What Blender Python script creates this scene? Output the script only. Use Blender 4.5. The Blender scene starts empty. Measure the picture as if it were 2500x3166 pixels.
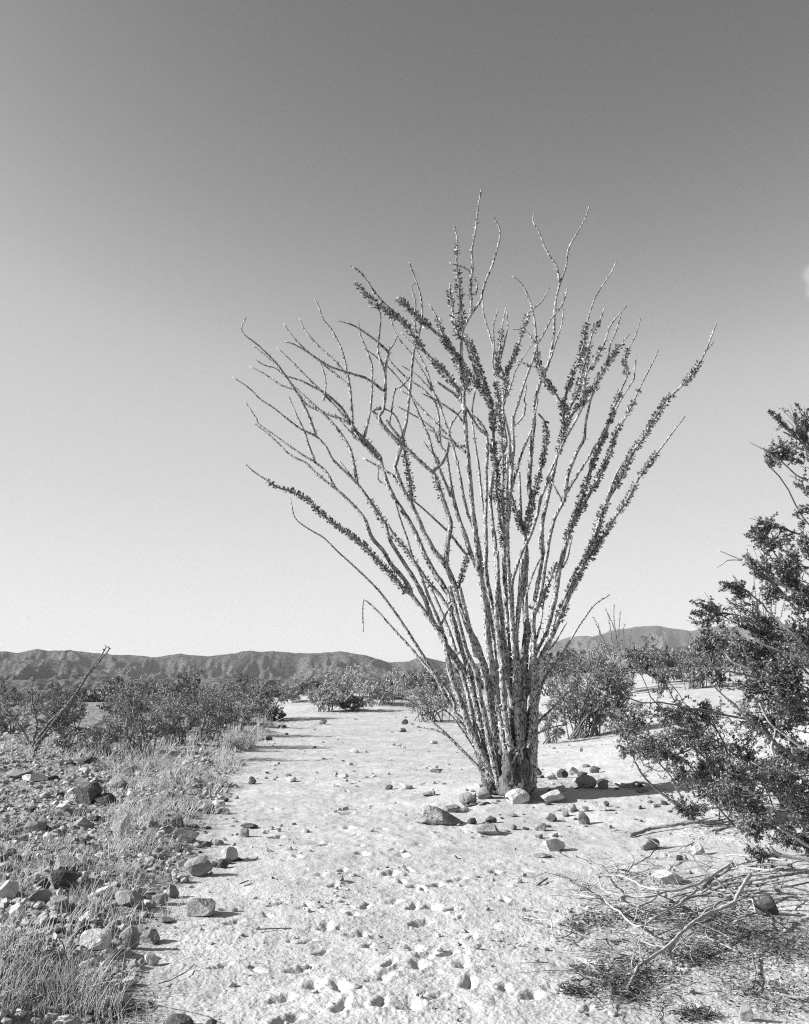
import bpy, math, random
import numpy as np
from mathutils import Vector
random.seed(7); RNG = np.random.default_rng(7)
S = bpy.context.scene
COL = S.collection

# ------------------------------------------------------------------ camera, sky, sun, exposure
F_PX, CX, CY = 3300.0, 1250.0, 1583.0            # the photograph's own pixels (2500 x 3166)
PITCH = math.radians(8.48)
EYE = 1.5
SUN_EL, SHADOW_AZ = math.radians(27), math.radians(5)   # shadows fall to +x, a little towards +y
cam_d = bpy.data.cameras.new('camera'); cam = bpy.data.objects.new('camera', cam_d); COL.objects.link(cam)
cam_d.sensor_fit = 'VERTICAL'; cam_d.sensor_height = 36.0; cam_d.lens = 36.0*F_PX/3166
cam_d.clip_start = 0.05; cam_d.clip_end = 30000
cam.rotation_euler = (math.pi/2 + PITCH, 0, 0)
S.camera = cam

W = bpy.data.worlds.new('World'); S.world = W; W.use_nodes = True
nt = W.node_tree; nt.nodes.clear()
sky = nt.nodes.new('ShaderNodeTexSky'); sky.sky_type = 'NISHITA'; sky.sun_disc = False
sky.sun_elevation = SUN_EL
sky.sun_rotation = math.radians(270) - SHADOW_AZ
sky.air_density = 1.0; sky.dust_density = 1.3; sky.ozone_density = 1.0; sky.altitude = 300
sep = nt.nodes.new('ShaderNodeSeparateColor')     # panchromatic film behind a yellow-orange filter
m1 = nt.nodes.new('ShaderNodeMath'); m1.operation = 'MULTIPLY'; m1.inputs[1].default_value = 1.0
m2 = nt.nodes.new('ShaderNodeMath'); m2.operation = 'MULTIPLY_ADD'; m2.inputs[1].default_value = -0.08
bgn = nt.nodes.new('ShaderNodeBackground'); bgn.inputs['Strength'].default_value = 0.125
out = nt.nodes.new('ShaderNodeOutputWorld')
nt.links.new(sky.outputs[0], sep.inputs[0]); nt.links.new(sep.outputs[0], m1.inputs[0])
nt.links.new(sep.outputs[2], m2.inputs[0]); nt.links.new(m1.outputs[0], m2.inputs[2])
def wisp(src, u, v, rad, gain, seed):
    a, b = (u-CX)/F_PX, (CY-v)/F_PX; cp, sp = math.cos(PITCH), math.sin(PITCH)
    d = Vector((a, cp-b*sp, sp+b*cp)).normalized()
    tc = nt.nodes.new('ShaderNodeTexCoord'); ds = nt.nodes.new('ShaderNodeVectorMath'); ds.operation = 'DISTANCE'; ds.inputs[1].default_value = d
    nt.links.new(tc.outputs['Generated'], ds.inputs[0])
    mr = nt.nodes.new('ShaderNodeMapRange'); mr.interpolation_type = 'SMOOTHSTEP'; mr.inputs[1].default_value = rad; mr.inputs[2].default_value = rad*.15; nt.links.new(ds.outputs['Value'], mr.inputs[0])
    nz = nt.nodes.new('ShaderNodeTexNoise'); nz.inputs['Scale'].default_value = 1.6/rad; nz.inputs['Detail'].default_value = 5; nt.links.new(tc.outputs['Generated'], nz.inputs['Vector'])
    mu = nt.nodes.new('ShaderNodeMath'); mu.operation = 'MULTIPLY'; nt.links.new(mr.outputs[0], mu.inputs[0]); nt.links.new(nz.outputs['Fac'], mu.inputs[1])
    ma = nt.nodes.new('ShaderNodeMath'); ma.operation = 'MULTIPLY_ADD'; ma.inputs[1].default_value = gain; nt.links.new(mu.outputs[0], ma.inputs[0]); nt.links.new(src, ma.inputs[2])
    return ma.outputs[0]
# the film's response to the sky's brightness (a toe and a shoulder), as in a black and white print
dv = nt.nodes.new('ShaderNodeMath'); dv.operation = 'MULTIPLY'; dv.inputs[1].default_value = .2; nt.links.new(m2.outputs[0], dv.inputs[0])
fc = nt.nodes.new('ShaderNodeFloatCurve'); cv = fc.mapping.curves[0]
for x, y in ((.75, .72), (.98, 1.12), (1.25, 1.72), (1.53, 2.26), (2.35, 2.78), (3.45, 3.2)): cv.points.new(x*.2, y*.2)
cv.points[-1].location = (1, .7); fc.mapping.update(); nt.links.new(dv.outputs[0], fc.inputs['Value'])
ml = nt.nodes.new('ShaderNodeMath'); ml.operation = 'MULTIPLY'; ml.inputs[1].default_value = 5; nt.links.new(fc.outputs[0], ml.inputs[0])
skyv = wisp(wisp(ml.outputs[0], 2515, 850, .013, 1.6, 1), 2520, 900, .011, 1.4, 2)
nt.links.new(skyv, bgn.inputs['Color']); nt.links.new(bgn.outputs[0], out.inputs['Surface'])

sun_d = bpy.data.lights.new('sun', 'SUN'); sun_d.energy = 5.0; sun_d.angle = math.radians(0.5); sun_d.color = (1, 1, 1)
sun = bpy.data.objects.new('sun', sun_d); COL.objects.link(sun)
LDIR = Vector((math.cos(SHADOW_AZ)*math.cos(SUN_EL), math.sin(SHADOW_AZ)*math.cos(SUN_EL), -math.sin(SUN_EL)))
sun.rotation_euler = LDIR.to_track_quat('-Z', 'Y').to_euler(); sun.location = (-20, -5, 20)
S.view_settings.view_transform = 'Standard'; S.view_settings.look = 'None'
S.view_settings.exposure = 0.97; S.view_settings.gamma = 1.0
S.cycles.use_denoising = False; S.cycles.filter_width = 1.15; S.cycles.max_bounces = 5; S.cycles.diffuse_bounces = 1; S.cycles.transparent_max_bounces = 4

# ------------------------------------------------------------------ numpy helpers
def _hash(ix, iy, iz, seed):
    h = (ix.astype(np.int64)*374761393 + iy.astype(np.int64)*668265263 + iz.astype(np.int64)*2147483647 + seed*974634777) & 0xFFFFFFFF
    h = ((h ^ (h >> 13))*1274126177) & 0xFFFFFFFF
    h = (h ^ (h >> 16)) & 0xFFFFFFFF
    h = (h*2246822519) & 0xFFFFFFFF
    return ((h ^ (h >> 15)) & 0xFFFF)/65535.0
def noise2(x, y, seed=0):
    """value noise, -1..1"""
    x = np.asarray(x, float); y = np.asarray(y, float)
    ix = np.floor(x); iy = np.floor(y); fx = x-ix; fy = y-iy
    fx = fx*fx*fx*(fx*(fx*6-15)+10); fy = fy*fy*fy*(fy*(fy*6-15)+10)
    z = np.zeros_like(ix)
    a = _hash(ix, iy, z, seed); b = _hash(ix+1, iy, z, seed); c = _hash(ix, iy+1, z, seed); d = _hash(ix+1, iy+1, z, seed)
    return 2*((a*(1-fx)+b*fx)*(1-fy) + (c*(1-fx)+d*fx)*fy) - 1
def noise3(p, seed=0):
    i = np.floor(p); f = p-i; f = f*f*(3-2*f)
    r = 0
    for dx in (0, 1):
        for dy in (0, 1):
            for dz in (0, 1):
                w = (f[:, 0] if dx else 1-f[:, 0])*(f[:, 1] if dy else 1-f[:, 1])*(f[:, 2] if dz else 1-f[:, 2])
                r = r + w*_hash(i[:, 0]+dx, i[:, 1]+dy, i[:, 2]+dz, seed)
    return 2*r-1
def fbm2(x, y, octv=4, seed=0, gain=.5):
    r = 0; a = 1.0; t = 0
    ca, sa = math.cos(.6), math.sin(.6)
    for k in range(octv):
        r = r + a*noise2(x, y, seed+k*17); t += a; a *= gain
        x, y = (ca*x - sa*y)*2.03, (sa*x + ca*y)*2.03
    return r/t
def sstep(a, b, x):
    t = np.clip((np.asarray(x, float)-a)/(b-a), 0, 1); return t*t*(3-2*t)

def mesh_np(name, V, faces, mat, parent=None, smooth=False, tint=None, link=True):
    """faces: list of int arrays (n,k).  One mesh object."""
    V = np.asarray(V, np.float32)
    me = bpy.data.meshes.new(name)
    me.vertices.add(len(V)); me.vertices.foreach_set('co', V.ravel())
    loops = np.concatenate([f.ravel() for f in faces]).astype(np.int32)
    tot = np.concatenate([np.full(len(f), f.shape[1], np.int32) for f in faces])
    st = np.concatenate([[0], np.cumsum(tot)[:-1]]).astype(np.int32)
    me.loops.add(len(loops)); me.loops.foreach_set('vertex_index', loops)
    me.polygons.add(len(tot)); me.polygons.foreach_set('loop_start', st)
    try: me.polygons.foreach_set('loop_total', tot)
    except Exception: pass
    me.polygons.foreach_set('use_smooth', np.full(len(tot), smooth, bool))
    if tint is not None:
        at = me.attributes.new('tint', 'FLOAT', 'FACE'); at.data.foreach_set('value', np.asarray(tint, np.float32))
    me.update(calc_edges=True)
    me.materials.append(mat)
    o = bpy.data.objects.new(name, me)
    if link: COL.objects.link(o)
    if parent is not None: o.parent = parent
    return o
def tag(o, label=None, cat=None, group=None, kind=None):
    if label: o['label'] = label
    if cat: o['category'] = cat
    if group: o['group'] = group
    if kind: o['kind'] = kind
    return o
def empty(name, loc, label, cat, group=None):
    e = bpy.data.objects.new(name, None); COL.objects.link(e); e.location = loc; e.empty_display_size = .2
    return tag(e, label, cat, group)
class Geo:
    """collects pieces into one mesh (world or local coordinates)"""
    def __init__(s): s.V = []; s.Fs = {}; s.T = {}; s.n = 0
    def add(s, V, F, tint=None):
        V = np.asarray(V, float).reshape(-1, 3); k = F.shape[1]
        s.V.append(V); s.Fs.setdefault(k, []).append(F + s.n); s.n += len(V)
        s.T.setdefault(k, []).append(np.full(len(F), .5) if tint is None else np.broadcast_to(tint, (len(F),)))
    def build(s, name, mat, parent=None, smooth=False, origin=None):
        V = np.concatenate(s.V)
        if origin is not None: V = V - np.asarray(origin)
        ks = list(s.Fs)
        return mesh_np(name, V, [np.concatenate(s.Fs[k]) for k in ks], mat, parent, smooth,
                       np.concatenate([np.concatenate(s.T[k]) for k in ks]))
def catmull(P, per):
    P = np.asarray(P, float); n = len(P)
    if n < 3: 
        t = np.linspace(0, 1, per*(n-1)+1)[:, None]; return P[0]*(1-t)+P[-1]*t
    Q = np.vstack([2*P[0]-P[1], P, 2*P[-1]-P[-2]]); o = []
    for i in range(1, n):
        p0, p1, p2, p3 = Q[i-1], Q[i], Q[i+1], Q[i+2]
        t = np.linspace(0, 1, per, endpoint=False)[:, None]
        o.append(.5*(2*p1+(p2-p0)*t+(2*p0-5*p1+4*p2-p3)*t*t+(3*p1-p0-3*p2+p3)*t**3))
    o.append(P[-1:]); return np.vstack(o)
def resample(P, step):
    d = np.linalg.norm(np.diff(P, axis=0), axis=1); s = np.concatenate([[0], np.cumsum(d)])
    n = max(3, int(s[-1]/step)+1); q = np.linspace(0, s[-1], n)
    return np.stack([np.interp(q, s, P[:, k]) for k in range(3)], 1), s[-1]
def frames(P):
    T = np.gradient(P, axis=0); T /= np.linalg.norm(T, axis=1)[:, None]+1e-9
    ref = np.array([0.31, 1, .17]); A = np.cross(T, ref); A /= np.linalg.norm(A, axis=1)[:, None]+1e-9
    return T, A, np.cross(T, A)
def tube(g, P, R, k=8, bump=0.0, seed=0, tint=None):
    n = len(P); T, A, B = frames(P); a = np.arange(k)*2*math.pi/k
    rr = np.asarray(R)[:, None]*np.ones((1, k))
    if bump: rr = rr*(1+bump*RNG.normal(0, 1, (n, k)))
    V = P[:, None]+rr[..., None]*(np.cos(a)[None, :, None]*A[:, None]+np.sin(a)[None, :, None]*B[:, None])
    V = np.concatenate([V.reshape(-1, 3), P[:1], P[-1:]])
    i = np.arange(n-1)[:, None]*k; j = np.arange(k)[None]; j2 = (j+1) % k
    Fq = np.stack([i+j, i+j2, i+k+j2, i+k+j], -1).reshape(-1, 4)
    jj = np.arange(k); c0, c1 = n*k, n*k+1
    g.add(V, Fq, tint); 
    F3 = np.concatenate([np.stack([np.full(k, c0), (jj+1) % k, jj], 1), np.stack([np.full(k, c1), (n-1)*k+jj, (n-1)*k+(jj+1) % k], 1)])
    g.Fs.setdefault(3, []).append(F3 + g.n - len(V)); g.T.setdefault(3, []).append(np.full(len(F3), .5 if tint is None else tint))
def batch_tubes(g, P, R, k=3, tint=None):
    """P (m,n,3), R (m,n): many thin twigs at once"""
    m, n = P.shape[:2]
    T = np.gradient(P, axis=1); T /= np.linalg.norm(T, axis=2)[..., None]+1e-9
    A = np.cross(T, np.array([.31, 1, .17])); A /= np.linalg.norm(A, axis=2)[..., None]+1e-9
    B = np.cross(T, A); a = np.arange(k)*2*math.pi/k
    V = P[:, :, None]+R[:, :, None, None]*(np.cos(a)[None, None, :, None]*A[:, :, None]+np.sin(a)[None, None, :, None]*B[:, :, None])
    b = (np.arange(m)*n*k)[:, None, None]; i = (np.arange(n-1)*k)[None, :, None]; j = np.arange(k)[None, None]; j2 = (j+1) % k
    Fq = np.stack([b+i+j, b+i+j2, b+i+k+j2, b+i+k+j], -1).reshape(-1, 4)
    g.add(V.reshape(-1, 3), Fq, None if tint is None else np.repeat(tint, (n-1)*k))
def unit(v): return v/(np.linalg.norm(v, axis=-1, keepdims=True)+1e-9)
def leaves(g, C, D, L, Wd, tint):
    """C base points, D directions, lengths, widths -> folded leaf blades (2 quads... as kite)"""
    n = len(C); D = unit(D); X = unit(np.cross(D, RNG.normal(0, 1, (n, 3)))); N = np.cross(D, X)
    L = np.broadcast_to(L, (n,))[:, None]; Wd = np.broadcast_to(Wd, (n,))[:, None]
    V = np.stack([C, C+D*L*.55+X*Wd*.5+N*L*.06, C+D*L, C+D*L*.55-X*Wd*.5+N*L*.06], 1).reshape(-1, 3)
    b = np.arange(n)[:, None]*4
    g.add(V, b+np.array([[0, 1, 2, 3]]), tint)

# ------------------------------------------------------------------ materials (all neutral: black and white film)
def mat(name, lo, hi, scale=(8, 8, 8), detail=6, rough=.85, bump=0, bscale=40, spec=.25, tint=0.0, lac=2.0, dots=None):
    m = bpy.data.materials.new(name); m.use_nodes = True; t = m.node_tree; N = t.nodes; L = t.links
    b = N['Principled BSDF']; b.inputs['Roughness'].default_value = rough; b.inputs['Specular IOR Level'].default_value = spec
    tc = N.new('ShaderNodeTexCoord'); mp = N.new('ShaderNodeMapping'); mp.inputs['Scale'].default_value = scale
    L.new(tc.outputs['Object'], mp.inputs['Vector'])
    nz = N.new('ShaderNodeTexNoise'); nz.inputs['Scale'].default_value = 1; nz.inputs['Detail'].default_value = detail; nz.inputs['Roughness'].default_value = .62
    L.new(mp.outputs[0], nz.inputs['Vector'])
    rp = N.new('ShaderNodeValToRGB'); rp.color_ramp.elements[0].position = .36; rp.color_ramp.elements[1].position = .64
    rp.color_ramp.elements[0].color = (lo, lo, lo, 1); rp.color_ramp.elements[1].color = (hi, hi, hi, 1)
    L.new(nz.outputs['Fac'], rp.inputs['Fac']); c = rp.outputs['Color']
    if dots:                                      # (scale vector, threshold, value): scattered darker specks that belong to the surface
        mp2 = N.new('ShaderNodeMapping'); mp2.inputs['Scale'].default_value = dots[0]; L.new(tc.outputs['Object'], mp2.inputs['Vector'])
        n2 = N.new('ShaderNodeTexNoise'); n2.inputs['Scale'].default_value = 1; n2.inputs['Detail'].default_value = 3; L.new(mp2.outputs[0], n2.inputs['Vector'])
        r2 = N.new('ShaderNodeValToRGB'); r2.color_ramp.elements[0].position = dots[1]; r2.color_ramp.elements[1].position = dots[1]+.04
        r2.color_ramp.elements[0].color = (1, 1, 1, 1); r2.color_ramp.elements[1].color = (dots[2],)*3+(1,)
        L.new(n2.outputs['Fac'], r2.inputs['Fac'])
        mx = N.new('ShaderNodeMix'); mx.data_type = 'RGBA'; mx.blend_type = 'MULTIPLY'; mx.inputs[0].default_value = 1
        L.new(c, mx.inputs[6]); L.new(r2.outputs['Color'], mx.inputs[7]); c = mx.outputs[2]
    if tint:
        at = N.new('ShaderNodeAttribute'); at.attribute_name = 'tint'
        ma = N.new('ShaderNodeMath'); ma.operation = 'MULTIPLY_ADD'; ma.inputs[1].default_value = 2*tint; ma.inputs[2].default_value = 1-tint
        L.new(at.outputs['Fac'], ma.inputs[0])
        vm = N.new('ShaderNodeVectorMath'); vm.operation = 'SCALE'; L.new(c, vm.inputs[0]); L.new(ma.outputs[0], vm.inputs['Scale']); c = vm.outputs[0]
    L.new(c, b.inputs['Base Color'])
    if bump:
        n3 = N.new('ShaderNodeTexNoise'); n3.inputs['Scale'].default_value = bscale; n3.inputs['Detail'].default_value = 8
        L.new(tc.outputs['Object'], n3.inputs['Vector'])
        bp = N.new('ShaderNodeBump'); bp.inputs['Strength'].default_value = 1; bp.inputs['Distance'].default_value = bump
        L.new(n3.outputs['Fac'], bp.inputs['Height']); L.new(bp.outputs[0], b.inputs['Normal'])
    return m
M = {
 'sand': mat('sand', .38, .49, (1.3, 1.3, 1.3), 8, .95, .006, 80, .1, dots=((60, 60, 60), .59, .6)),
 'rock_pale': mat('rock_pale', .36, .56, (9, 9, 14), 7, .9, .012, 30, .2),
 'rock_grey': mat('rock_grey', .15, .30, (9, 9, 16), 7, .9, .014, 30, .2),
 'rock_dark': mat('rock_dark', .055, .12, (9, 9, 14), 7, .9, .014, 30, .2),
 'gravel': mat('gravel', .24, .40, (30, 30, 30), 3, .9, 0, 30, .2, tint=.3),
 'cane': mat('cane', .17, .52, (34, 34, 12), 5, .85, .008, 70, .15, tint=.7, dots=((60, 60, 26), .53, .16)),
 'trunk': mat('trunk', .055, .20, (38, 38, 6), 6, .9, .012, 60, .2, tint=.7, dots=((50, 50, 12), .56, .4)),
 'ocotillo_leaf': mat('ocotillo_leaf', .14, .27, (20, 20, 20), 2, .5, 0, 1, .4, tint=.85),
 'creosote_leaf': mat('creosote_leaf', .12, .25, (4, 4, 4), 3, .42, 0, 1, .5, tint=.8),
 'pale_leaf': mat('pale_leaf', .34, .5, (3, 3, 3), 3, .8, 0, 1, .2, tint=.5),
 'mid_leaf': mat('mid_leaf', .20, .34, (3, 3, 3), 3, .7, 0, 1, .3, tint=.7),
 'stem_pale': mat('stem_pale', .27, .46, (20, 20, 20), 4, .85, .004, 80, .2),
 'stem_dark': mat('stem_dark', .10, .20, (20, 20, 20), 4, .85, .004, 80, .2),
 'deadwood': mat('deadwood', .14, .32, (30, 30, 30), 5, .9, .005, 70, .2, dots=((40, 40, 40), .58, .5)),
 'grass': mat('grass', .24, .44, (2, 2, 2), 3, .75, 0, 1, .2, tint=.4),
 'litter': mat('litter', .05, .14, (20, 20, 20), 3, .9, 0, 1, .1, tint=.6),
 'hill': mat('hill', .075, .14, (.02, .02, .03), 8, .95, 0, 1, .05, dots=((.2, .2, .3), .5, .45)),
 'scrub': mat('scrub', .09, .16, (.5, .5, .5), 4, .8, 0, 1, .2, tint=.5),
}

# ------------------------------------------------------------------ terrain height
EDGE_Y = np.array([0, 4.9, 8.3, 13.6, 19, 26, 40, 80, 400]); EDGE_X = np.array([-1.0, -1.22, -1.5, -2.25, -2.9, -3.2, -4.6, -9, -45])
def edge(y): return np.interp(y, EDGE_Y, EDGE_X)
def side(x, y): return edge(y) + .22*noise2(y*.8, y*0+3, 5) + .1*noise2(y*2.6, y*0, 6) - x      # >0: left of the sandy trail
def zbase(x, y):
    x = np.asarray(x, float); y = np.asarray(y, float); r = np.hypot(x, y)
    s = side(x, y); near = sstep(140, 60, r)
    z = near*(.10*sstep(-.1, .7, s) + .12*sstep(.8, 4, s))
    z = z + .12*np.exp(-(((x-1.45)/1.1)**2+((y-13)/1.3)**2))
    z = z + near*(1.0*sstep(1.2, 8.5, x)*sstep(6, 13, y)*(1-.35*sstep(15, 22, y)))
    z = z + near*1.0*sstep(3, 14, x)*sstep(20, 45, y)
    z = z + near*.10*fbm2(x*.13, y*.13, 3, 40)*sstep(4, 14, r)
    z = z + .8*np.exp(-(((x+1.5)/5)**2+((y-41)/6)**2))
    z = z - 6.0*sstep(42, 130, y)*sstep(2, -10, x) - 16.0*sstep(75, 450, r) - 20*sstep(350, 1500, r)
    return z
DENTS = []
def zdetail(x, y):
    x = np.asarray(x, float); y = np.asarray(y, float); r = np.hypot(x, y)
    s = side(x, y); left = sstep(-.1, .5, s); fade = sstep(60, 25, r)
    tr = 1-left
    walked = tr*sstep(1.3, .4, np.abs(x-(edge(y)+1.45)))
    z = fade*(left*(.05*fbm2(x*2.0, y*2.0, 3, 1)+.034*fbm2(x*6, y*6, 3, 2)+.022*np.abs(fbm2(x*17, y*17, 2, 3)))
              + tr*(.016*fbm2(x*1.5, y*1.5, 3, 11)+.009*fbm2(x*6, y*5, 3, 12)+.006*np.maximum(fbm2(x*14, y*10, 2, 13), -.1)))
    near = sstep(19, 9, r)
    lump = fbm2(x*4.2+.6*noise2(x*3, y*3, 31), y*3.6, 2, 21)
    z = z + near*walked*(.006*lump + .003*fbm2(x*11, y*11, 2, 22))
    z = z + sstep(13, 6, r)*(.0028*noise2(x*70, y*70, 23)+.0014*noise2(x*31, y*31, 24))
    if x.size < 400:
        if DENTS:
            D = np.array(DENTS); px, py = x.ravel()[:, None]-D[:, 0], y.ravel()[:, None]-D[:, 1]
            u = px*np.cos(D[:, 2])+py*np.sin(D[:, 2]); v = -px*np.sin(D[:, 2])+py*np.cos(D[:, 2])
            q = np.sqrt((u/(D[:, 3]*.5))**2+(v/(D[:, 4]*.5))**2)+.4*noise2(px*14, py*14, 9)
            z = z+(-D[:, 5]*sstep(1.1, .25, q)+D[:, 5]*.12*np.exp(-((q-1.35)/.3)**2)).sum(1).reshape(z.shape)
        return z
    for (cx, cy, a, L, w, dp) in DENTS:
        m = (np.abs(x-cx) < L) & (np.abs(y-cy) < L)
        if not m.any(): continue
        u = (x[m]-cx)*math.cos(a)+(y[m]-cy)*math.sin(a); v = -(x[m]-cx)*math.sin(a)+(y[m]-cy)*math.cos(a)
        q = np.sqrt((u/(L*.5))**2+(v/(w*.5))**2)+.4*noise2((x[m]-cx)*14, (y[m]-cy)*14, 9)
        z[m] += -dp*sstep(1.1, .25, q) + dp*.12*np.exp(-((q-1.35)/.3)**2)
    return z
EYE_Z = EYE + float(zbase(0, 0)); cam.location = (0, 0, EYE_Z)
CP, SP = math.cos(PITCH), math.sin(PITCH)
def ray(u, v):
    a = (u-CX)/F_PX; b = (CY-v)/F_PX
    return np.array([a, CP-b*SP, SP+b*CP])
def at(u, v, y):
    d = ray(u, v); return np.array([0, 0, EYE_Z]) + d*(y/d[1])
def gz(x, y): return float(zbase(x, y)) + float(zdetail(np.array([x]), np.array([y]))[0])
_GU = np.arange(-200, 2900, 25.); _GV = np.concatenate([np.arange(2110, 2400, 3.), np.arange(2400, 3320, 10.)])
def _table():
    U, Vv = np.meshgrid(_GU, _GV, indexing='ij'); a = (U-CX)/F_PX; b = (CY-Vv)/F_PX
    dy, dz = CP-b*SP, SP+b*CP; res = np.full(U.shape, 400.); open_ = np.ones(U.shape, bool); y = 3.0; last = 3.0
    while y < 400:
        zz = EYE_Z+dz*(y/dy); hit = open_ & (zz < zbase(a*(y/dy), np.full(U.shape, y)))
        res[hit] = (y+last)/2; open_ &= ~hit; last = y; y *= 1.006
        if not open_.any(): break
    return 1/res
_GT = _table()
def ground(u, v):
    fu = min(max((u+200)/25, 0), len(_GU)-1.001); i = int(fu); fu -= i
    j = int(np.clip(np.searchsorted(_GV, v)-1, 0, len(_GV)-2)); fv = min(max((v-_GV[j])/(_GV[j+1]-_GV[j]), 0), 1)
    g = (_GT[i, j]*(1-fu)+_GT[i+1, j]*fu)*(1-fv)+(_GT[i, j+1]*(1-fu)+_GT[i+1, j+1]*fu)*fv
    p = at(u, v, 1/g); p[2] = gz(p[0], p[1]); return p

# footprints in the trampled sand (photo pixels) plus stray ones
for (u, v) in [(990, 2700), (1060, 2690), (1085, 2725), (1030, 2735), (1010, 2860), (1095, 2885), (955, 2900), (935, 2995), (1140, 2930), (1120, 2880),
               (1285, 2740), (1350, 2735), (1335, 2800), (1280, 2800), (1310, 2850), (1280, 2935), (1290, 2990), (1450, 3040), (1270, 3110), (1060, 3110),
               (1000, 2940), (880, 3080), (900, 3150), (1050, 3050), (1180, 3020), (1400, 2810), (1560, 2780), (1210, 2700), (1240, 2640), (1120, 2640),
               (1180, 3100), (1350, 3080), (1460, 2900), (1390, 2950), (1560, 3060), (1650, 3080), (1130, 2800), (1220, 2790), (1420, 2720), (1530, 2700), (920, 2650), (860, 2590), (1010, 2610), (1080, 2560), (730, 2850), (690, 2980)]:
    p = ground(u, v); DENTS.append((p[0], p[1], math.pi/2+random.uniform(-.7, .5), random.uniform(.13, .25), random.uniform(.07, .12), random.uniform(.020, .036)))
for _ in range(80):
    y = random.uniform(4.3, 15); x = edge(y)+random.uniform(.5, 2.6)
    DENTS.append((x, y, math.pi/2+random.uniform(-.8, .8), random.uniform(.08, .22), random.uniform(.05, .10), random.uniform(.008, .022)))

# ------------------------------------------------------------------ the ground: one sheet, fine near the camera, out past the hills
def build_ground():
    fine = np.radians(np.linspace(-25, 25, 1150)); coarse = np.radians(np.linspace(25, 335, 64))[1:-1]
    th = np.concatenate([fine, coarse]); nt_ = len(th)
    r = [2.0]
    while r[-1] < 42: r.append(r[-1]*1.0024)
    while r[-1] < 14000: r.append(r[-1]*1.045)
    r = np.array(r); nr = len(r)
    R, T = np.meshgrid(r, th, indexing='ij'); X = R*np.sin(T); Y = R*np.cos(T)
    Z = zbase(X, Y); n_fine = int((r < 65).sum())
    det = zdetail(X[:n_fine, :len(fine)].copy(), Y[:n_fine, :len(fine)].copy())
    a = np.abs(T[:n_fine, :len(fine)]); det *= sstep(math.radians(25), math.radians(24), a)
    Z[:n_fine, :len(fine)] += det
    V = np.stack([X, Y, Z], -1).reshape(-1, 3)
    V = np.concatenate([V, [[0, 0, float(zbase(0, 0))]]])
    i = np.arange(nr-1)[:, None]*nt_; j = np.arange(nt_)[None]; j2 = (j+1) % nt_
    Fq = np.stack([i+j, i+j2, i+nt_+j2, i+nt_+j], -1).reshape(-1, 4)[:, ::-1]
    jj = np.arange(nt_); F3 = np.stack([np.full(nt_, len(V)-1), (jj+1) % nt_, jj], 1)[:, ::-1]
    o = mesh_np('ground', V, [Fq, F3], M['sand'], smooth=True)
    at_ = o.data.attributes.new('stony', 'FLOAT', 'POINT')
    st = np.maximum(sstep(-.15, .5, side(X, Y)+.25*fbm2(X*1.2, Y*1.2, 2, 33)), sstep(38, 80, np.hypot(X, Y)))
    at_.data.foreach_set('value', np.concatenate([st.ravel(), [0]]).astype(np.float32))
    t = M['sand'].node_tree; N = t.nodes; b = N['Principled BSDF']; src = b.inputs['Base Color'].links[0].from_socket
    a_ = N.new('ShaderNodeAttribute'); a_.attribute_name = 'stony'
    f = N.new('ShaderNodeMath'); f.operation = 'MULTIPLY_ADD'; f.inputs[1].default_value = -.48; f.inputs[2].default_value = 1  # stony soil tone, deepened further to stand in for lower-left shadows
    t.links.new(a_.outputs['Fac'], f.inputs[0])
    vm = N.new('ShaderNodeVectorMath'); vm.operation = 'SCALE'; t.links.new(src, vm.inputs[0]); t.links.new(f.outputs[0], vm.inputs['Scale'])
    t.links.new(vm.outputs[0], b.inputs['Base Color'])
    tag(o, kind='structure')
build_ground()

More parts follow.
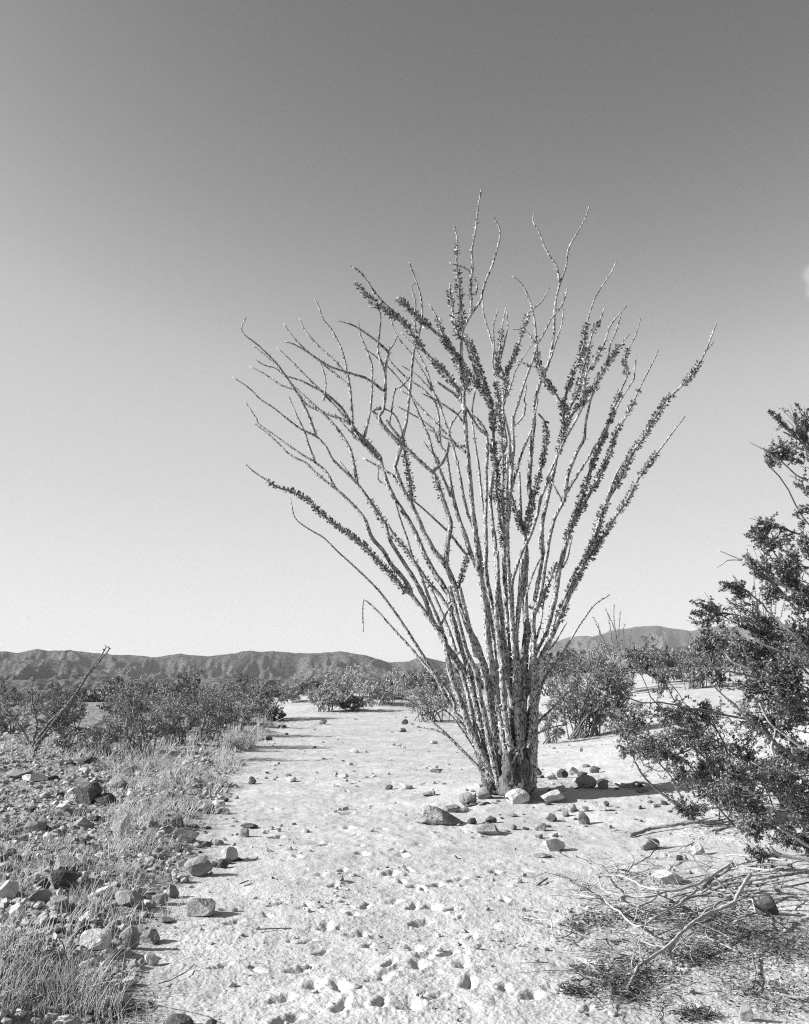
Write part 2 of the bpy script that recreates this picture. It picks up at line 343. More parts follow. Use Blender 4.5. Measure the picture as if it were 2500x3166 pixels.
# ------------------------------------------------------------------ hills
def build_hills():
    prof = np.array([(-900, 2040), (-500, 2020), (-200, 2005), (0, 2010), (60, 2019), (120, 2004), (160, 2012), (240, 2011), (300, 2020), (400, 2023), (470, 2031), (560, 2021), (650, 2027), (750, 2014),
                     (850, 2010), (950, 2020), (1050, 2012), (1130, 2026), (1200, 2046), (1260, 2042), (1300, 2030), (1370, 2046), (1450, 2052), (1560, 2048), (1650, 2046), (1900, 2060), (2500, 2075), (3600, 2085)], float)
    near = np.array([(-900, 2060), (-300, 2050), (0, 2048), (60, 2040), (150, 2034), (220, 2040), (300, 2066), (380, 2092), (450, 2120), (520, 2150), (3600, 2300)], float)
    far = np.array([(-900, 2100), (1300, 2100), (1500, 2050), (1640, 1992), (1700, 1985), (1760, 1968), (1830, 1966), (1900, 1947), (1960, 1936), (2030, 1934), (2080, 1940), (2130, 1952), (2200, 1938), (2350, 1925), (2500, 1935), (2900, 1960), (3600, 2050)], float)
    spur = np.array([(-900, 2100), (1500, 2100), (1700, 2070), (1850, 2040), (2000, 2008), (2150, 1990), (2350, 1985), (2600, 1975), (3600, 2040)], float)
    layers = [(prof, 2600., 330., 61), (near, 1750., 240., 62), (far, 5200., 700., 63), (spur, 1200., 260., 64)]
    nu, nv = 1100, 110
    base = -44.0
    g = Geo()
    for (pr, yc, wd, sd) in layers:
        U = np.linspace(-900, 3500, nu); t = np.linspace(-.55, 1.0, nv)          # t: -..0 behind the crest, 0..1 down the front
        ax = (U-CX)/F_PX
        elev = np.interp(U, pr[:, 0], pr[:, 1])+4*fbm2(U/45, U*0, 4, sd+20)
        k = np.array([ray(u, v)[2]/ray(u, v)[1] for u, v in zip(U, elev)])
        H = EYE_Z + k*yc - base; H = np.maximum(H, .5)
        Tt, _ = np.meshgrid(t, U, indexing='ij')
        Yv = yc - Tt*wd; Xv = ax[None, :]*yc*np.ones_like(Tt)
        warp = .028*yc*fbm2(Xv/(yc*.07), Tt*1.3, 3, sd)
        def rid(w, ty, k): return 1-np.abs(noise2((Xv+warp)/(yc*w)+.35*Tt, Tt*ty+k, sd+k))*1.6
        spurs = rid(.05, .7, 1); sp2 = rid(.021, 1.1, 2); sp3 = rid(.009, 1.8, 3)
        env = np.clip(Tt, 0, 1)
        body = np.where(Tt < 0, 1+Tt*.9, (1-env)**1.15)
        cut = np.clip(env*9, 0, 1)*(1-env)**.8
        h = H[None, :]*np.clip(body + cut*(.32*(spurs-.75)+.12*(sp2-.55)*(.4+.6*spurs)+.05*(sp3-.5)), -.1, 1.0)
        R1 = 1-np.abs(fbm2(Xv/(yc*.032)+.3*fbm2(Xv/60, Yv/60, 2, sd+9), Yv/(yc*.03), 3, sd+6))*2.2
        R2 = 1-np.abs(fbm2(Xv/(yc*.011), Yv/(yc*.013), 3, sd+7))*2.2
        h = h + H[None, :]*np.clip(env*7, 0, 1)*(1-env)**.5*(.42*(R1-.8)+.17*(R2-.75))
        h = h + H[None, :]*.012*fbm2(Xv/12, Yv/12, 4, sd+5)*np.clip(.35+env*6, 0, 1)
        V = np.stack([Xv, Yv, base+h-.6*(Tt > .98)], -1).reshape(-1, 3)
        i = np.arange(nv-1)[:, None]*nu; j = np.arange(nu-1)[None]
        g.add(V, np.stack([i+j, i+j+1, i+nu+j+1, i+nu+j], -1).reshape(-1, 4)[:, ::-1])
    o = g.build('hills', M['hill'], smooth=True); tag(o, kind='structure')
build_hills()

# ------------------------------------------------------------------ the ocotillo
FR = {'A': (600, 500, 1.708), 'B': (1300, 500, 1.708), 'D': (700, 1400, 2.135), 'E': (1300, 1400, 2.135), 'F': (1250, 2000, 2.135),
      'G': (1700, 2500, 2.135), 'H': (0, 1950, 2.44), 'K': (1200, 2400, 2.44), 'J': (1700, 2000, 2.135), 'R': (1700, 1200, 2.135), 'P': (0, 0, 1.0)}
def path(s):
    fr = 'P'; o = []
    for w in s.split():
        if w in FR: fr = w; continue
        x, y = map(float, w.split(',')); a, b, c = FR[fr]; o.append((a+x/c, b+y/c))
    return np.array(o)
CANES = [  # path from the base upwards; diameters in photo pixels; leafy stretches; branches
 ("F 610,900 500,805 380,680 270,570 190,500 120,420 20,350 D 960,1540", 9, 3, [], []),
 ("F 600,900 520,830 420,720 300,600 200,545 60,525", 7, 3, [], []),
 ("F 590,880 470,690 330,470 220,385 70,330", 6, 3, [], []),
 ("F 620,920 560,820 500,710 450,590 400,500 330,430 D 1500,1640 1400,1500 1300,1390 1200,1270 1100,1160 1000,1050 905,968 897,1060 902,1180", 12, 3.5, [], []),
 ("F 600,900 530,760 470,640 400,540 316,410 D 1400,1510 1310,1360 1200,1190 1100,1040 1000,905 850,760 730,650 640,560 520,490 450,430 420,300", 12, 3, [], []),
 ("F 640,930 560,800 500,680 440,560 390,410 340,290 300,150 266,-41 D 1400,1170 1300,1040 1220,935 1160,890 1100,820 1000,720 900,610 800,530 700,460 600,380 520,300 430,255 340,230 270,185 180,125 118,70", 19, 3, [(.50, .94, 1.0)], [
   ("D 1220,935 1210,900 1170,830 1090,740 1040,650 960,560 920,450 870,380 780,290 715,230 660,130 590,70 A 555,1537 440,1455 340,1385 335,1365 270,1268", 11, 3, []),
   ("D 715,230 A 710,1700 640,1640 590,1590 500,1545 400,1445 310,1378", 7, 3, []),
   ("A 638,1585 610,1510 580,1420 545,1350 500,1240", 6, 3, [])]),
 ("F 660,930 620,830 560,700 520,580 480,450 440,330 400,180 330,60 D 1430,1250 1400,1180 1350,1080 1310,970 1260,870 1200,770 1140,680 1080,580 1050,480 1020,430 970,350 920,280 861,203 A 790,1630 730,1570 700,1510 645,1450 560,1410 480,1350 420,1300 350,1255 290,1195 205,1138", 17, 3, [(.565, .63, .8)], [
   ("A 645,1450 600,1330 560,1250 500,1155 430,1060 340,970 265,915 247,880 275,820", 7, 3, []),
   ("D 861,203 A 850,1640 830,1540 800,1475 720,1370 640,1290 560,1220 500,1160 440,1080 360,1010 310,970", 9, 3, []),
   ("D 861,203 745,50", 4, 2.5, []),
   ("D 1430,1180 1380,1060 1330,940 1280,800 1230,700 1200,590 1150,450 1110,310", 8, 4, []),
   ("D 1400,1180 1440,1080 1500,970", 6, 4, [])]),
 ("F 680,930 640,900 600,830 570,720 530,620 490,480 470,370 440,250 417,119 E 280,1300 240,1180 200,1060 D 1480,960 1430,880 1370,790 1310,680 1260,560 1210,460 1150,370 1090,270 1050,170 1011,28 A 980,1560", 19, 10, [], [
   ("A 980,1560 930,1500 850,1420 800,1370 700,1330 590,1280 540,1210 460,1180 370,1120 290,1078", 10, 3, []),
   ("A 960,1550 890,1470 840,1400 760,1310 700,1240 620,1160 560,1100 500,1040 437,980", 9, 3, []),
   ("A 850,1420 780,1300 690,1220 640,1195 560,1155 480,1130 430,1090 370,1075 318,1040", 7, 3, []),
   ("A 900,1480 840,1450 835,1330 825,1210 815,1150 790,1030 770,970 730,890 680,830 660,770 635,720", 8, 3.5, []),
   ("A 890,1475 905,1430 930,1320 940,1200 940,1080 910,990 880,920 865,840", 7, 3, []),
   ("A 820,1150 760,1070 700,1010 650,965 580,880 555,825", 6, 3, []),
   ("A 825,1190 810,1175 720,1100 660,1050 600,1000 530,935 472,855", 6, 3, []),
   ("A 690,1240 680,1270 695,1200 690,1130 650,1015", 4, 2.5, []),
   ("A 1000,1600 940,1540 880,1480 800,1400 740,1330", 8, 4, []),
   ("D 1490,1060 1450,1000 1400,930 1330,850 1250,740 1190,640 1120,570 1060,470", 9, 7, [(.05, 1, .55)]),
   ("D 1110,310 1050,210 1000,175 1005,50", 5, 3, [])]),
 ("F 700,940 680,930 660,800 640,680 620,560 600,440 580,320 550,220 520,120 487,9 E 330,1190 290,1080 250,960 220,870 180,770 149,720 D 1370,650 1300,520 1250,400 1200,300 1170,250 1130,150 1111,91 A 1060,1610 1090,1520 1100,1460 1120,1370 1135,1250 1145,1130 1160,1000 1190,900 1205,800 1195,700 1165,610 1135,530", 22, 3, [], [
   ("D 1200,300 1100,150 1000,90 900,35", 9, 4, []),
   ("D 1225,330 1220,290 1215,200 1195,100 1175,0 A 1105,1460 1090,1400 1070,1350 1040,1320 985,1300", 9, 3.5, [(.05, .72, .75)]),
   ("E 160,760 170,700 180,590 200,480 190,430 150,310 110,200 95,150 A 1275,1655 1180,1570 1120,1510 1050,1450 1000,1400 975,1345 1000,1310 1010,1200 1010,1100 1025,1000", 12, 7, [(.3, .42, .35)], [
      ]),
   ("A 1020,1010 1060,950 1075,910", 5, 3, []),
   ("A 1010,1110 1000,1090 970,1000 985,850 980,780 920,765", 6, 3, []),
   ("A 990,1205 950,1170 900,1140 830,1120 720,1085 650,1040 575,990 520,960 475,950", 7, 3, []),
   ("A 1030,1030 1020,1000 940,930 840,865 755,838", 7, 3, []),
   ("A 1280,1620 1320,1580 1345,1500 1350,1400 1410,1310", 8, 4, []),
   ("D 1510,910 1530,900 1560,780 1590,680", 6, 3, [(0, 1, 1.0)]),
   ("A 1100,1480 1040,1400 1010,1360", 8, 6, []),
   ("A 940,1310 970,1350 1010,1410 1085,1495", 9, 9, []),
   ("A 1145,1130 1090,1190 1060,1200 1040,1330 1030,1400", 5, 4, []),
   ("A 1170,900 1165,830 1170,740 1145,660 1170,640", 5, 3, [])]),
 ("F 690,930 690,680 680,560 660,420 640,280 620,150 606,19 E 500,1300 470,1100 450,990 430,870 410,740 400,700 380,580 340,460 310,400 280,270 240,60 A 1390,1600 1350,1450 1300,1300 1260,1210 1220,1130 1160,1030 1100,960 1060,900 1030,800", 15, 3, [], [
   ("E 380,770 330,660 290,540 240,400 200,210 170,0 A 1300,1500 1290,1350 1270,1270 1210,1200 1120,1140 1040,1060 1010,1000", 12, 3, []),
   ("E 200,290 150,170 80,0 A 1240,1450 1190,1340 1130,1210 1040,1100 960,1030 890,980", 8, 3, []),
   ("E 330,665 300,670 180,520 0,355 D 1220,305", 7, 4, []),
   ("A 1280,1280 1250,1170 1210,1060 1150,960 1090,900", 5, 3, []),
   ("A 1300,1600 1280,1560 1250,1530 1205,1470", 5, 3, []),
   ("A 1290,1490 1260,1410 1180,1350 1070,1290", 6, 3, []),
   ("A 1310,1310 1280,1240 1180,1130 1100,1080", 5, 3, [])]),
 ("F 720,930 690,760 660,620 640,480 610,330 590,200 567,69 E 440,1200 430,1050 410,900 380,750 365,560 345,400 330,250 315,90 B 255,1600 245,1500 240,1400 230,1290 225,1200 220,1100 215,1000 220,895 270,800 320,730 325,690 350,610 370,570 400,480 422,365 385,295", 21, 3.5, [], [
   ("B 265,800 268,740 262,680 272,560 270,470 290,360 300,260 320,145", 7, 3, []),
   ("B 290,700 300,640 275,610 245,565 150,533", 5, 3, []),
   ("A 1430,1330 1410,1240 1350,1150 1290,1080 1220,1010 1160,930 1110,850 1040,810 960,750 900,700 850,630", 11, 5, [(.12, 1, 1.0)]),
   ("A 1120,870 1060,800 1000,745 940,670 885,590 825,547", 8, 3.5, []),
   ("A 1420,1110 1370,1000 1310,920 1285,830 1240,750", 7, 3, [(.1, .85, .7)]),
   ("A 1450,1200 1400,1080 1360,1000 1320,940 1260,890 1190,830 1130,770 1070,715", 10, 5, [(.05, 1, 1.4)]),
   ("B 220,900 215,800 210,740 200,650 195,600 190,520 195,420 175,325", 7, 3, [(.12, .82, .9)]),
   ("B 205,940 185,870 170,800 160,720 155,640 200,665", 6, 3.5, [(0.05, .8, .8)]),
   ("B 240,1400 190,1330 100,1270 0,1220", 6, 3, []),
   ("B 240,1500 200,1500 100,1440 10,1400", 6, 3, []),
   ("A 1440,1540 1390,1500 1290,1400 1200,1300 1140,1240 1080,1200", 7, 3.5, [])]),
 ("F 740,930 720,760 700,560 690,400 680,250 E 560,1350 520,960 510,860 500,740 490,600 480,500 460,330 470,150 B 450,1500 440,1400 435,1300 440,1130 420,1080 390,1000 360,900 330,790 325,690", 17, 4, [], [
   ("B 440,1280 450,1180 460,1100 490,1040 520,960 545,870 570,800 600,770 640,740 680,665", 8, 3, [(.05, .74, 1.0)]),
   ("B 440,1140 405,1130 410,1050 420,960 430,880 450,770", 7, 3, [(0, .76, 1.0)]),
   ("B 415,1060 440,970 462,870 455,790", 5, 3, []), ("B 395,1130 380,1060 390,960 385,870 408,775", 5, 3, []),
   ("B 460,1230 500,1110 550,1020 600,950", 5, 3, [])]),
 ("F 735,930 730,700 720,500 700,300 E 530,1400 500,1150 470,1000 440,850 430,740 435,620 430,450 435,240 435,120 440,0 B 352,1450 300,1400 240,1300 170,1220 80,1160", 15, 6, [], [
   ("B 352,1450 330,1400 290,1350 250,1330", 9, 5, []),
   ("E 432,500 400,260 385,100 370,0 B 280,1440 270,1320 290,1200", 7, 4, [])]),
 ("F 760,930 740,700 730,500 700,250 E 590,1300 560,900 550,640 540,560 520,400 495,250 500,130 480,0 B 385,1537 385,1400 375,1300 340,1200 300,1110 270,1020 230,910", 17, 5, [(.50, 1, 1.5)], [
   ("B 385,1400 370,1280 330,1220 280,1150 230,1080 160,980 110,900", 8, 5, [(.05, 1, 1.2)]),
   ("B 350,1230 320,1130 285,1020 250,930", 8, 5, [(.0, 1, 1.5)]),
   ("E 555,800 545,500 540,250 545,100 B 430,1500 420,1380 410,1280 400,1150", 9, 5, [(.25, 1, 1.3)])]),
 ("F 770,930 760,700 740,450 E 620,1300 600,1050 590,900 580,760 575,600 575,400 570,200 575,0 B 475,1590 470,1450 440,1330", 16, 5, [], [
   ("E 575,450 585,320 594,213 B 475,1708 480,1600 490,1500 485,1400 490,1340 510,1290 540,1200 570,1110 600,1030 620,960 650,910 690,830 730,780 760,730 773,670", 11, 3, []),
   ("B 490,1395 540,1350 555,1290 545,1270 560,1180", 5, 3, []),
   ("E 590,260 B 490,1690 530,1550 590,1400 620,1250", 7, 4, []),
   ("B 655,1100 690,1030 720,930 745,860 755,778", 5, 3, []),
   ("B 600,950 550,890 490,885", 6, 3, []), ("B 580,1090 560,1070 510,1050", 6, 3, [])]),
 ("F 790,940 800,780 800,600 790,400 780,200 E 720,1450 700,1150 690,1000 690,850 700,700 690,560 670,500 660,420 655,260 650,130", 27, 7, [], [
   ("E 685,530 670,510 640,420 600,280 560,150 B 450,1540", 8, 4, [(.05, 1, 1.1)]),
   ("E 690,540 720,400 760,250 800,80 820,0 B 660,1500 665,1450 655,1370 620,1330", 12, 5, [(.0, .93, 1.2)]),
   ("E 725,390 730,290 715,230 720,130 730,0 B 585,1500 600,1380 600,1280 630,1170 670,1080 690,1000 705,900 705,800 715,720 735,640 765,570 780,460 825,380 870,300 890,235", 13, 3.5, []),
   ("B 735,640 718,550 695,520 660,460 630,380 593,315 600,262", 7, 3, []),
   ("B 708,790 740,770 760,720 740,690", 5, 2.5, [])]),
 ("F 800,930 800,700 780,450 E 620,1350 590,1000 610,830 640,740 670,650 720,560 770,420 800,280 860,150 B 660,1690 710,1580 750,1490 800,1400 860,1290 910,1230 935,1150 985,1070 1040,985 1105,905", 13, 3.5, [(.88, .985, .9)], [
   ("B 860,1290 870,1130 920,1050 970,960 1000,870 1050,805 1088,762", 7, 3, [(.1, .6, .7)]),
   ("B 985,1070 1000,970 1030,900 1060,800", 5, 2.5, [])]),
 ("F 820,940 830,700 830,400 830,200 E 730,1400 740,1100 770,900 800,760 810,700 800,600 800,470 840,300 880,130 B 720,1560 740,1480 760,1400 750,1300 780,1190 810,1100 840,1040 860,960 870,880 920,720 970,640 1010,580 1035,525", 18, 3, [(.60, .86, 1.4)], [
   ("B 755,1300 690,1200 640,1130 620,1060 610,950 605,870 590,780 560,690 530,640 482,602", 9, 3, [(0, .46, 1.3)]),
   ("B 770,1320 820,1240 850,1130 880,1010 910,900 950,830 972,770", 9, 3.5, [(.03, .9, 1.2)]),
   ("B 760,1390 820,1310 880,1230 910,1180", 7, 4, [(0, 1, 1.2)]),
   ("E 800,540 790,560 800,640 815,690", 13, 9, [])]),
 ("F 830,930 850,650 850,400 850,200 E 750,1300 740,1100 750,1040 790,950 810,820 830,690 850,560 880,440 940,330 960,270 1040,140 1110,30 B 950,1450 1000,1370 1015,1335 1060,1250 1125,1150 1130,1090 1138,1040", 17, 3, [], [
   ("E 945,325 965,190 970,150 1030,0 B 865,1465 870,1380 890,1280 920,1190 940,1110", 9, 4, []),
   ("E 935,325 865,190", 6, 4, []),
   ("E 750,1060 800,960 850,850 900,720", 9, 5, [(.1, 1, .6)]),
   ("E 690,1000 720,860 760,760 790,700", 5, 3, []),
   ("E 740,1300 790,1150 810,1000 830,900", 6, 3, [])]),
 ("F 830,930 850,650 840,450 845,300 E 740,1440 770,1350 820,1220 860,1060 890,940 910,800 950,640 980,520 1030,400 1070,260 1120,120 1165,0 B 980,1420 1010,1330 1040,1240 1070,1180 1090,1130 1075,1050 1090,1000 1130,930 1150,870 1160,828", 21, 3, [(.47, .93, 1.15)], [
   ("E 1040,400 1060,380 1100,300 1180,150 1250,0 B 1030,1430 1070,1370 1110,1300 1150,1210 1190,1130 1210,1090 1240,1030 1257,990", 9, 3, [(.02, .76, 1.1)]),
   ("E 930,770 970,700 990,600 1005,540", 4, 2.5, [])]),
 ("F 840,930 855,650 855,430 870,320 E 760,1420 820,1290 870,1190 920,1080 950,1000 1000,880 1060,760 1120,640 1160,540 1190,420 1240,300 1290,210 1350,100 1400,0 B 1180,1450 1230,1370 1290,1270 1350,1210 1420,1140 1480,1050 1510,990 1540,910 1563,850", 21, 3, [(.34, .94, 1.35)], [
   ("B 1505,1000 1550,950", 4, 2.5, []),
   ("E 1110,700 1160,620 1200,560 1270,440 1350,330 1450,150 1530,40 B 1270,1510 1330,1430 1395,1345", 9, 3.5, [(.03, .74, 1.25)]),
   ("E 1180,440 1250,250 1285,150 1340,60", 7, 4, []),
   ("E 850,1300 890,1250 965,1120", 4, 2.5, [])]),
 ("F 720,880 740,700 770,620 800,520 840,430 880,340 926,209 E 890,1400 960,1290 1010,1200 1080,1090 1150,1000 1250,935", 10, 3.5, [], []),
 ("F 690,760 720,680 800,590 900,480 990,390 1050,330 1140,240", 9, 3.5, [], []),
 ("F 680,820 740,710 800,650 880,570 980,530 1070,510", 8, 3, [], []),
 ("F 660,830 690,820 730,780 750,720 800,680 880,650", 8, 4, [], []),
 ("F 735,500 740,410 760,370 790,310", 8, 5, [], []),
 ("F 560,720 540,600 545,460", 9, 7, [], []),
 ("F 800,950 812,800 805,640 812,500 812,300 800,60 E 700,1200", 34, 18, [], []),
 ("F 670,930 640,780 600,600 560,400 540,250 500,80 E 360,1330 330,1200 300,1060 260,900", 17, 9, [], []),
 ("F 700,930 670,750 650,560 630,380 600,180 E 470,1400 450,1200 420,1050 400,900 385,780", 17, 9, [], []),
 ("F 720,930 705,700 670,500 650,300 640,120 E 545,1400 520,1250 500,1050 505,900 510,800 505,650", 17, 8, [], []),
 ("F 745,930 740,700 725,450 715,200 E 600,1400 590,1250 560,1100 560,900 570,760", 17, 9, [], []),
 ("F 770,930 775,700 765,450 755,200 E 640,1400 630,1200 650,1000 660,850 670,700", 19, 10, [], []),
 ("F 600,900 550,740 510,560 470,380 430,200 380,30 E 240,1330 190,1180 120,1010 60,880", 15, 7, [], []),
 ("F 630,920 580,720 540,520 500,330 470,150 E 310,1330 270,1180 230,1020 190,880", 16, 8, [], []),
 ("F 760,930 750,640 745,380 735,160 E 620,1380 610,1150 605,950 595,800", 16, 8, [], []),
 ("F 780,930 790,640 790,380 785,160 E 690,1350 720,1180 760,1020 800,880", 16, 8, [], []),
 ("F 570,900 525,760 490,640 455,500 420,330 370,160 E 180,1320 110,1180 50,1080", 14, 7, [], []),
 ("F 690,960 680,850 650,700 620,560", 40, 16, [], []),
 ("F 620,965 610,880 580,780 555,690", 48, 20, [], []),
 ("F 700,970 700,880 690,770 685,690", 54, 20, [], []),
 ("F 760,970 765,880 770,760 765,660", 54, 22, [], []),
 ("F 570,940 545,860 520,790 505,730", 36, 16, [], []),
 ("F 590,940 540,830 500,740 470,690", 22, 12, [], []),
 ("F 740,960 710,800 700,640 690,520", 34, 16, [], []),
 ("F 640,950 620,860 570,770 545,700", 26, 14, [], []),
 ("F 790,955 770,850 760,700", 40, 24, [], []),
]
def build_ocotillo():
    b0 = ground(1575, 2462); y0 = b0[1]; mpp = y0/F_PX
    root = empty('ocotillo', b0, 'tall many-stemmed ocotillo with thorny leafy canes fanning out beside the sandy trail', 'desert plant')
    SPINES = 0
    def to3(p2, dep):
        return np.array([at(u, v, d) for (u, v), d in zip(p2, dep)])
    for ci, (ps, r0, r1, lf, brs) in enumerate(CANES):
        rg = random.Random(100+ci)
        p2 = path(ps); d2 = np.concatenate([[0], np.cumsum(np.linalg.norm(np.diff(p2, axis=0), axis=1))]); t = d2/d2[-1]
        Lm = d2[-1]*mpp
        dx = (p2[-1, 0]-p2[0, 0])*mpp
        lim = math.sqrt(max(.04, min(Lm*.42, 1.9)**2 - (dx*.75)**2)) if Lm > 1.5 else .25*Lm
        sgn = 1 if (ci*7) % 2 else -1
        dt = sgn*lim*rg.uniform(.25, .9)
        yb = y0 + rg.uniform(-.22, .32)+(-.1 if ci in (23, 24, 25, 26, 30) else 0)
        if ci == 28: yb = y0+.12
        dep = yb + dt*t**1.25
        gs = Geo(); gl = Geo()
        bark = 'trunk' if r0 > 21.5 and r1 > 9 else 'cane'
        def strand(p2, dep, r0, r1, lf, g):
            P3 = to3(p2, dep); P = .55*catmull(P3, 6)+.45*np.concatenate([np.linspace(P3[i], P3[i+1], 6, endpoint=False) for i in range(len(P3)-1)]+[P3[-1:]]) if len(P3) > 2 else catmull(P3, 6)
            P, L = resample(P, .055)
            n = len(P); tt = np.linspace(0, 1, n)
            D = (r0+(r1-r0)*tt**.8)*mpp*.5*(1.42-.2*tt)
            if L > .6:                                                    # slight natural wobble
                w = np.stack([fbm2(tt*L*2.2+ci*9.1, tt*0+k*5.3+r0, 2, 77+k) for k in range(3)], 1)
                P = P + w*.006*np.sin(np.pi*tt)[:, None]
            k = 9 if r0 > 14 else 6
            if r0 > 30: k = 16
            tube(g, P, np.maximum(D, .0042), k, .10 if r0 < 30 else .2)
            T, A, B = frames(P)
            # tubercles and thorns
            m = int(L*46); ii = RNG.integers(1, n-1, m); an = RNG.uniform(0, 2*np.pi, m)
            nrm = np.cos(an)[:, None]*A[ii]+np.sin(an)[:, None]*B[ii]
            c = P[ii]+nrm*(D[ii]*.9)[:, None]; up = T[ii]; sd = np.cross(nrm, up)
            ln = RNG.uniform(.014, .036, m)*(1.35-.85*ii/n)*(1.0 if L < 3 else .8); ln[RNG.random(m) < .12] *= 1.5
            wv = .0032+.15*D[ii]
            tip = c+nrm*ln[:, None]+up*(ln*RNG.uniform(-.1, .5, m))[:, None]
            V = np.stack([c+sd*wv[:, None], c-sd*wv[:, None], c+up*wv[:, None]*1.6, tip], 1).reshape(-1, 3)
            q = np.arange(m)[:, None]*4
            g.add(V, np.concatenate([q+np.array([[0, 1, 3]]), q+np.array([[1, 2, 3]]), q+np.array([[2, 0, 3]])]), .8)
            for (a, bq, dn) in lf:
                i0, i1 = int(a*(n-1)), max(int(a*(n-1))+2, int(bq*(n-1)))
                ml = int((bq-a)*L*360*dn); ii = RNG.integers(i0, min(i1, n-1), ml)
                # leaves come in tufts: thin them along the stem
                keep = noise2(ii*.35, ii*0+ci, 91) > -.62; ii = ii[keep]; ml = len(ii)
                an = RNG.uniform(0, 2*np.pi, ml); nrm = np.cos(an)[:, None]*A[ii]+np.sin(an)[:, None]*B[ii]
                c = P[ii]+T[ii]*RNG.uniform(-.03, .03, ml)[:, None]+nrm*(D[ii]*.9)[:, None]
                dr = nrm*1.0+T[ii]*RNG.uniform(-.1, .9, ml)[:, None]+RNG.normal(0, .25, (ml, 3))
                leaves(gl, c, dr, RNG.uniform(.025, .056, ml), RNG.uniform(.014, .028, ml), RNG.random(ml))
            return P
        Pm = strand(p2, dep, r0, r1, lf, gs)
        cane = gs.build('trunk' if bark == 'trunk' else 'cane', M[bark], root, True, b0)
        strands = [(p2, dep)]
        for (bs, q0, q1, bl, *_) in brs:
            bp = path(bs); best = None
            for (sp, sdp) in strands:
                pp = np.concatenate([np.linspace(sp[i], sp[i+1], 12) for i in range(len(sp)-1)]); dd = np.concatenate([np.linspace(sdp[i], sdp[i+1], 12) for i in range(len(sp)-1)])
                e = np.linalg.norm(pp-bp[0], axis=1); k = e.argmin()
                if best is None or e[k] < best[0]-4: best = (e[k], pp[k], dd[k])
            bp = np.vstack([best[1], bp]) if best[0] > 3 else bp
            d2 = np.concatenate([[0], np.cumsum(np.linalg.norm(np.diff(bp, axis=0), axis=1))]); tb = d2/d2[-1]
            bd = best[2] + rg.uniform(-.28, .28)*d2[-1]*mpp*tb
            gb = Geo(); strand(bp, bd, q0, q1, bl, gb); strands.append((bp, bd))
            gb.build('branch', M['cane'], cane, True, b0)
        if gl.V: gl.build('leaves', M['ocotillo_leaf'], cane, False, b0)
build_ocotillo()

# ------------------------------------------------------------------ rocks
def rock_verts(seed, sub, w, d, h, angular=.75, rough=.05):
    V, Fc = ICO[sub]; r = np.random.default_rng(seed)
    q, _ = np.linalg.qr(r.normal(0, 1, (3, 3))); q = q
    n = np.concatenate([q, -q, unit(r.normal(0, 1, (7, 3)))]); dist = np.concatenate([r.uniform(1-.36*angular, 1, 6), r.uniform(1-.48*angular, 1.0, 7)])
    q = np.maximum(V@n.T, .02); rad = np.minimum(1.12, (dist[None]/q).min(1))
    P = V*rad[:, None]
    P = P*(1+rough*.5*noise3(V*2.4+seed, seed)[:, None]+rough*.5*noise3(V*6+seed, seed+1)[:, None]+rough*.35*noise3(V*15+seed, seed+2)[:, None]+rough*.2*noise3(V*34+seed, seed+3)[:, None])
    mn, mx = P.min(0), P.max(0); P = (P-(mn+mx)/2)/(mx-mn)
    P = P*np.array([w, d, h]); P[:, 2] += h*.5
    return P, Fc
def make_ico():
    t = (1+5**.5)/2
    V = unit(np.array([(-1, t, 0), (1, t, 0), (-1, -t, 0), (1, -t, 0), (0, -1, t), (0, 1, t), (0, -1, -t), (0, 1, -t), (t, 0, -1), (t, 0, 1), (-t, 0, -1), (-t, 0, 1)], float))
    F = np.array([(0, 11, 5), (0, 5, 1), (0, 1, 7), (0, 7, 10), (0, 10, 11), (1, 5, 9), (5, 11, 4), (11, 10, 2), (10, 7, 6), (7, 1, 8), (3, 9, 4), (3, 4, 2), (3, 2, 6), (3, 6, 8), (3, 8, 9), (4, 9, 5), (2, 4, 11), (6, 2, 10), (8, 6, 7), (9, 8, 1)])
    L = [(V, F)]
    for _ in range(5):
        V, F = L[-1]; vs = list(map(tuple, V)); cache = {}
        def mid(a, b):
            k = (min(a, b), max(a, b))
            if k not in cache:
                m = (np.array(vs[a])+np.array(vs[b])); m /= np.linalg.norm(m); cache[k] = len(vs); vs.append(tuple(m))
            return cache[k]
        nf = []
        for a, b, c in F.tolist():
            x, y, z = mid(a, b), mid(b, c), mid(c, a); nf += [(a, x, z), (b, y, x), (c, z, y), (x, y, z)]
        L.append((np.array(vs), np.array(nf)))
    return L
ICO = make_ico(); ROCK_AT = []
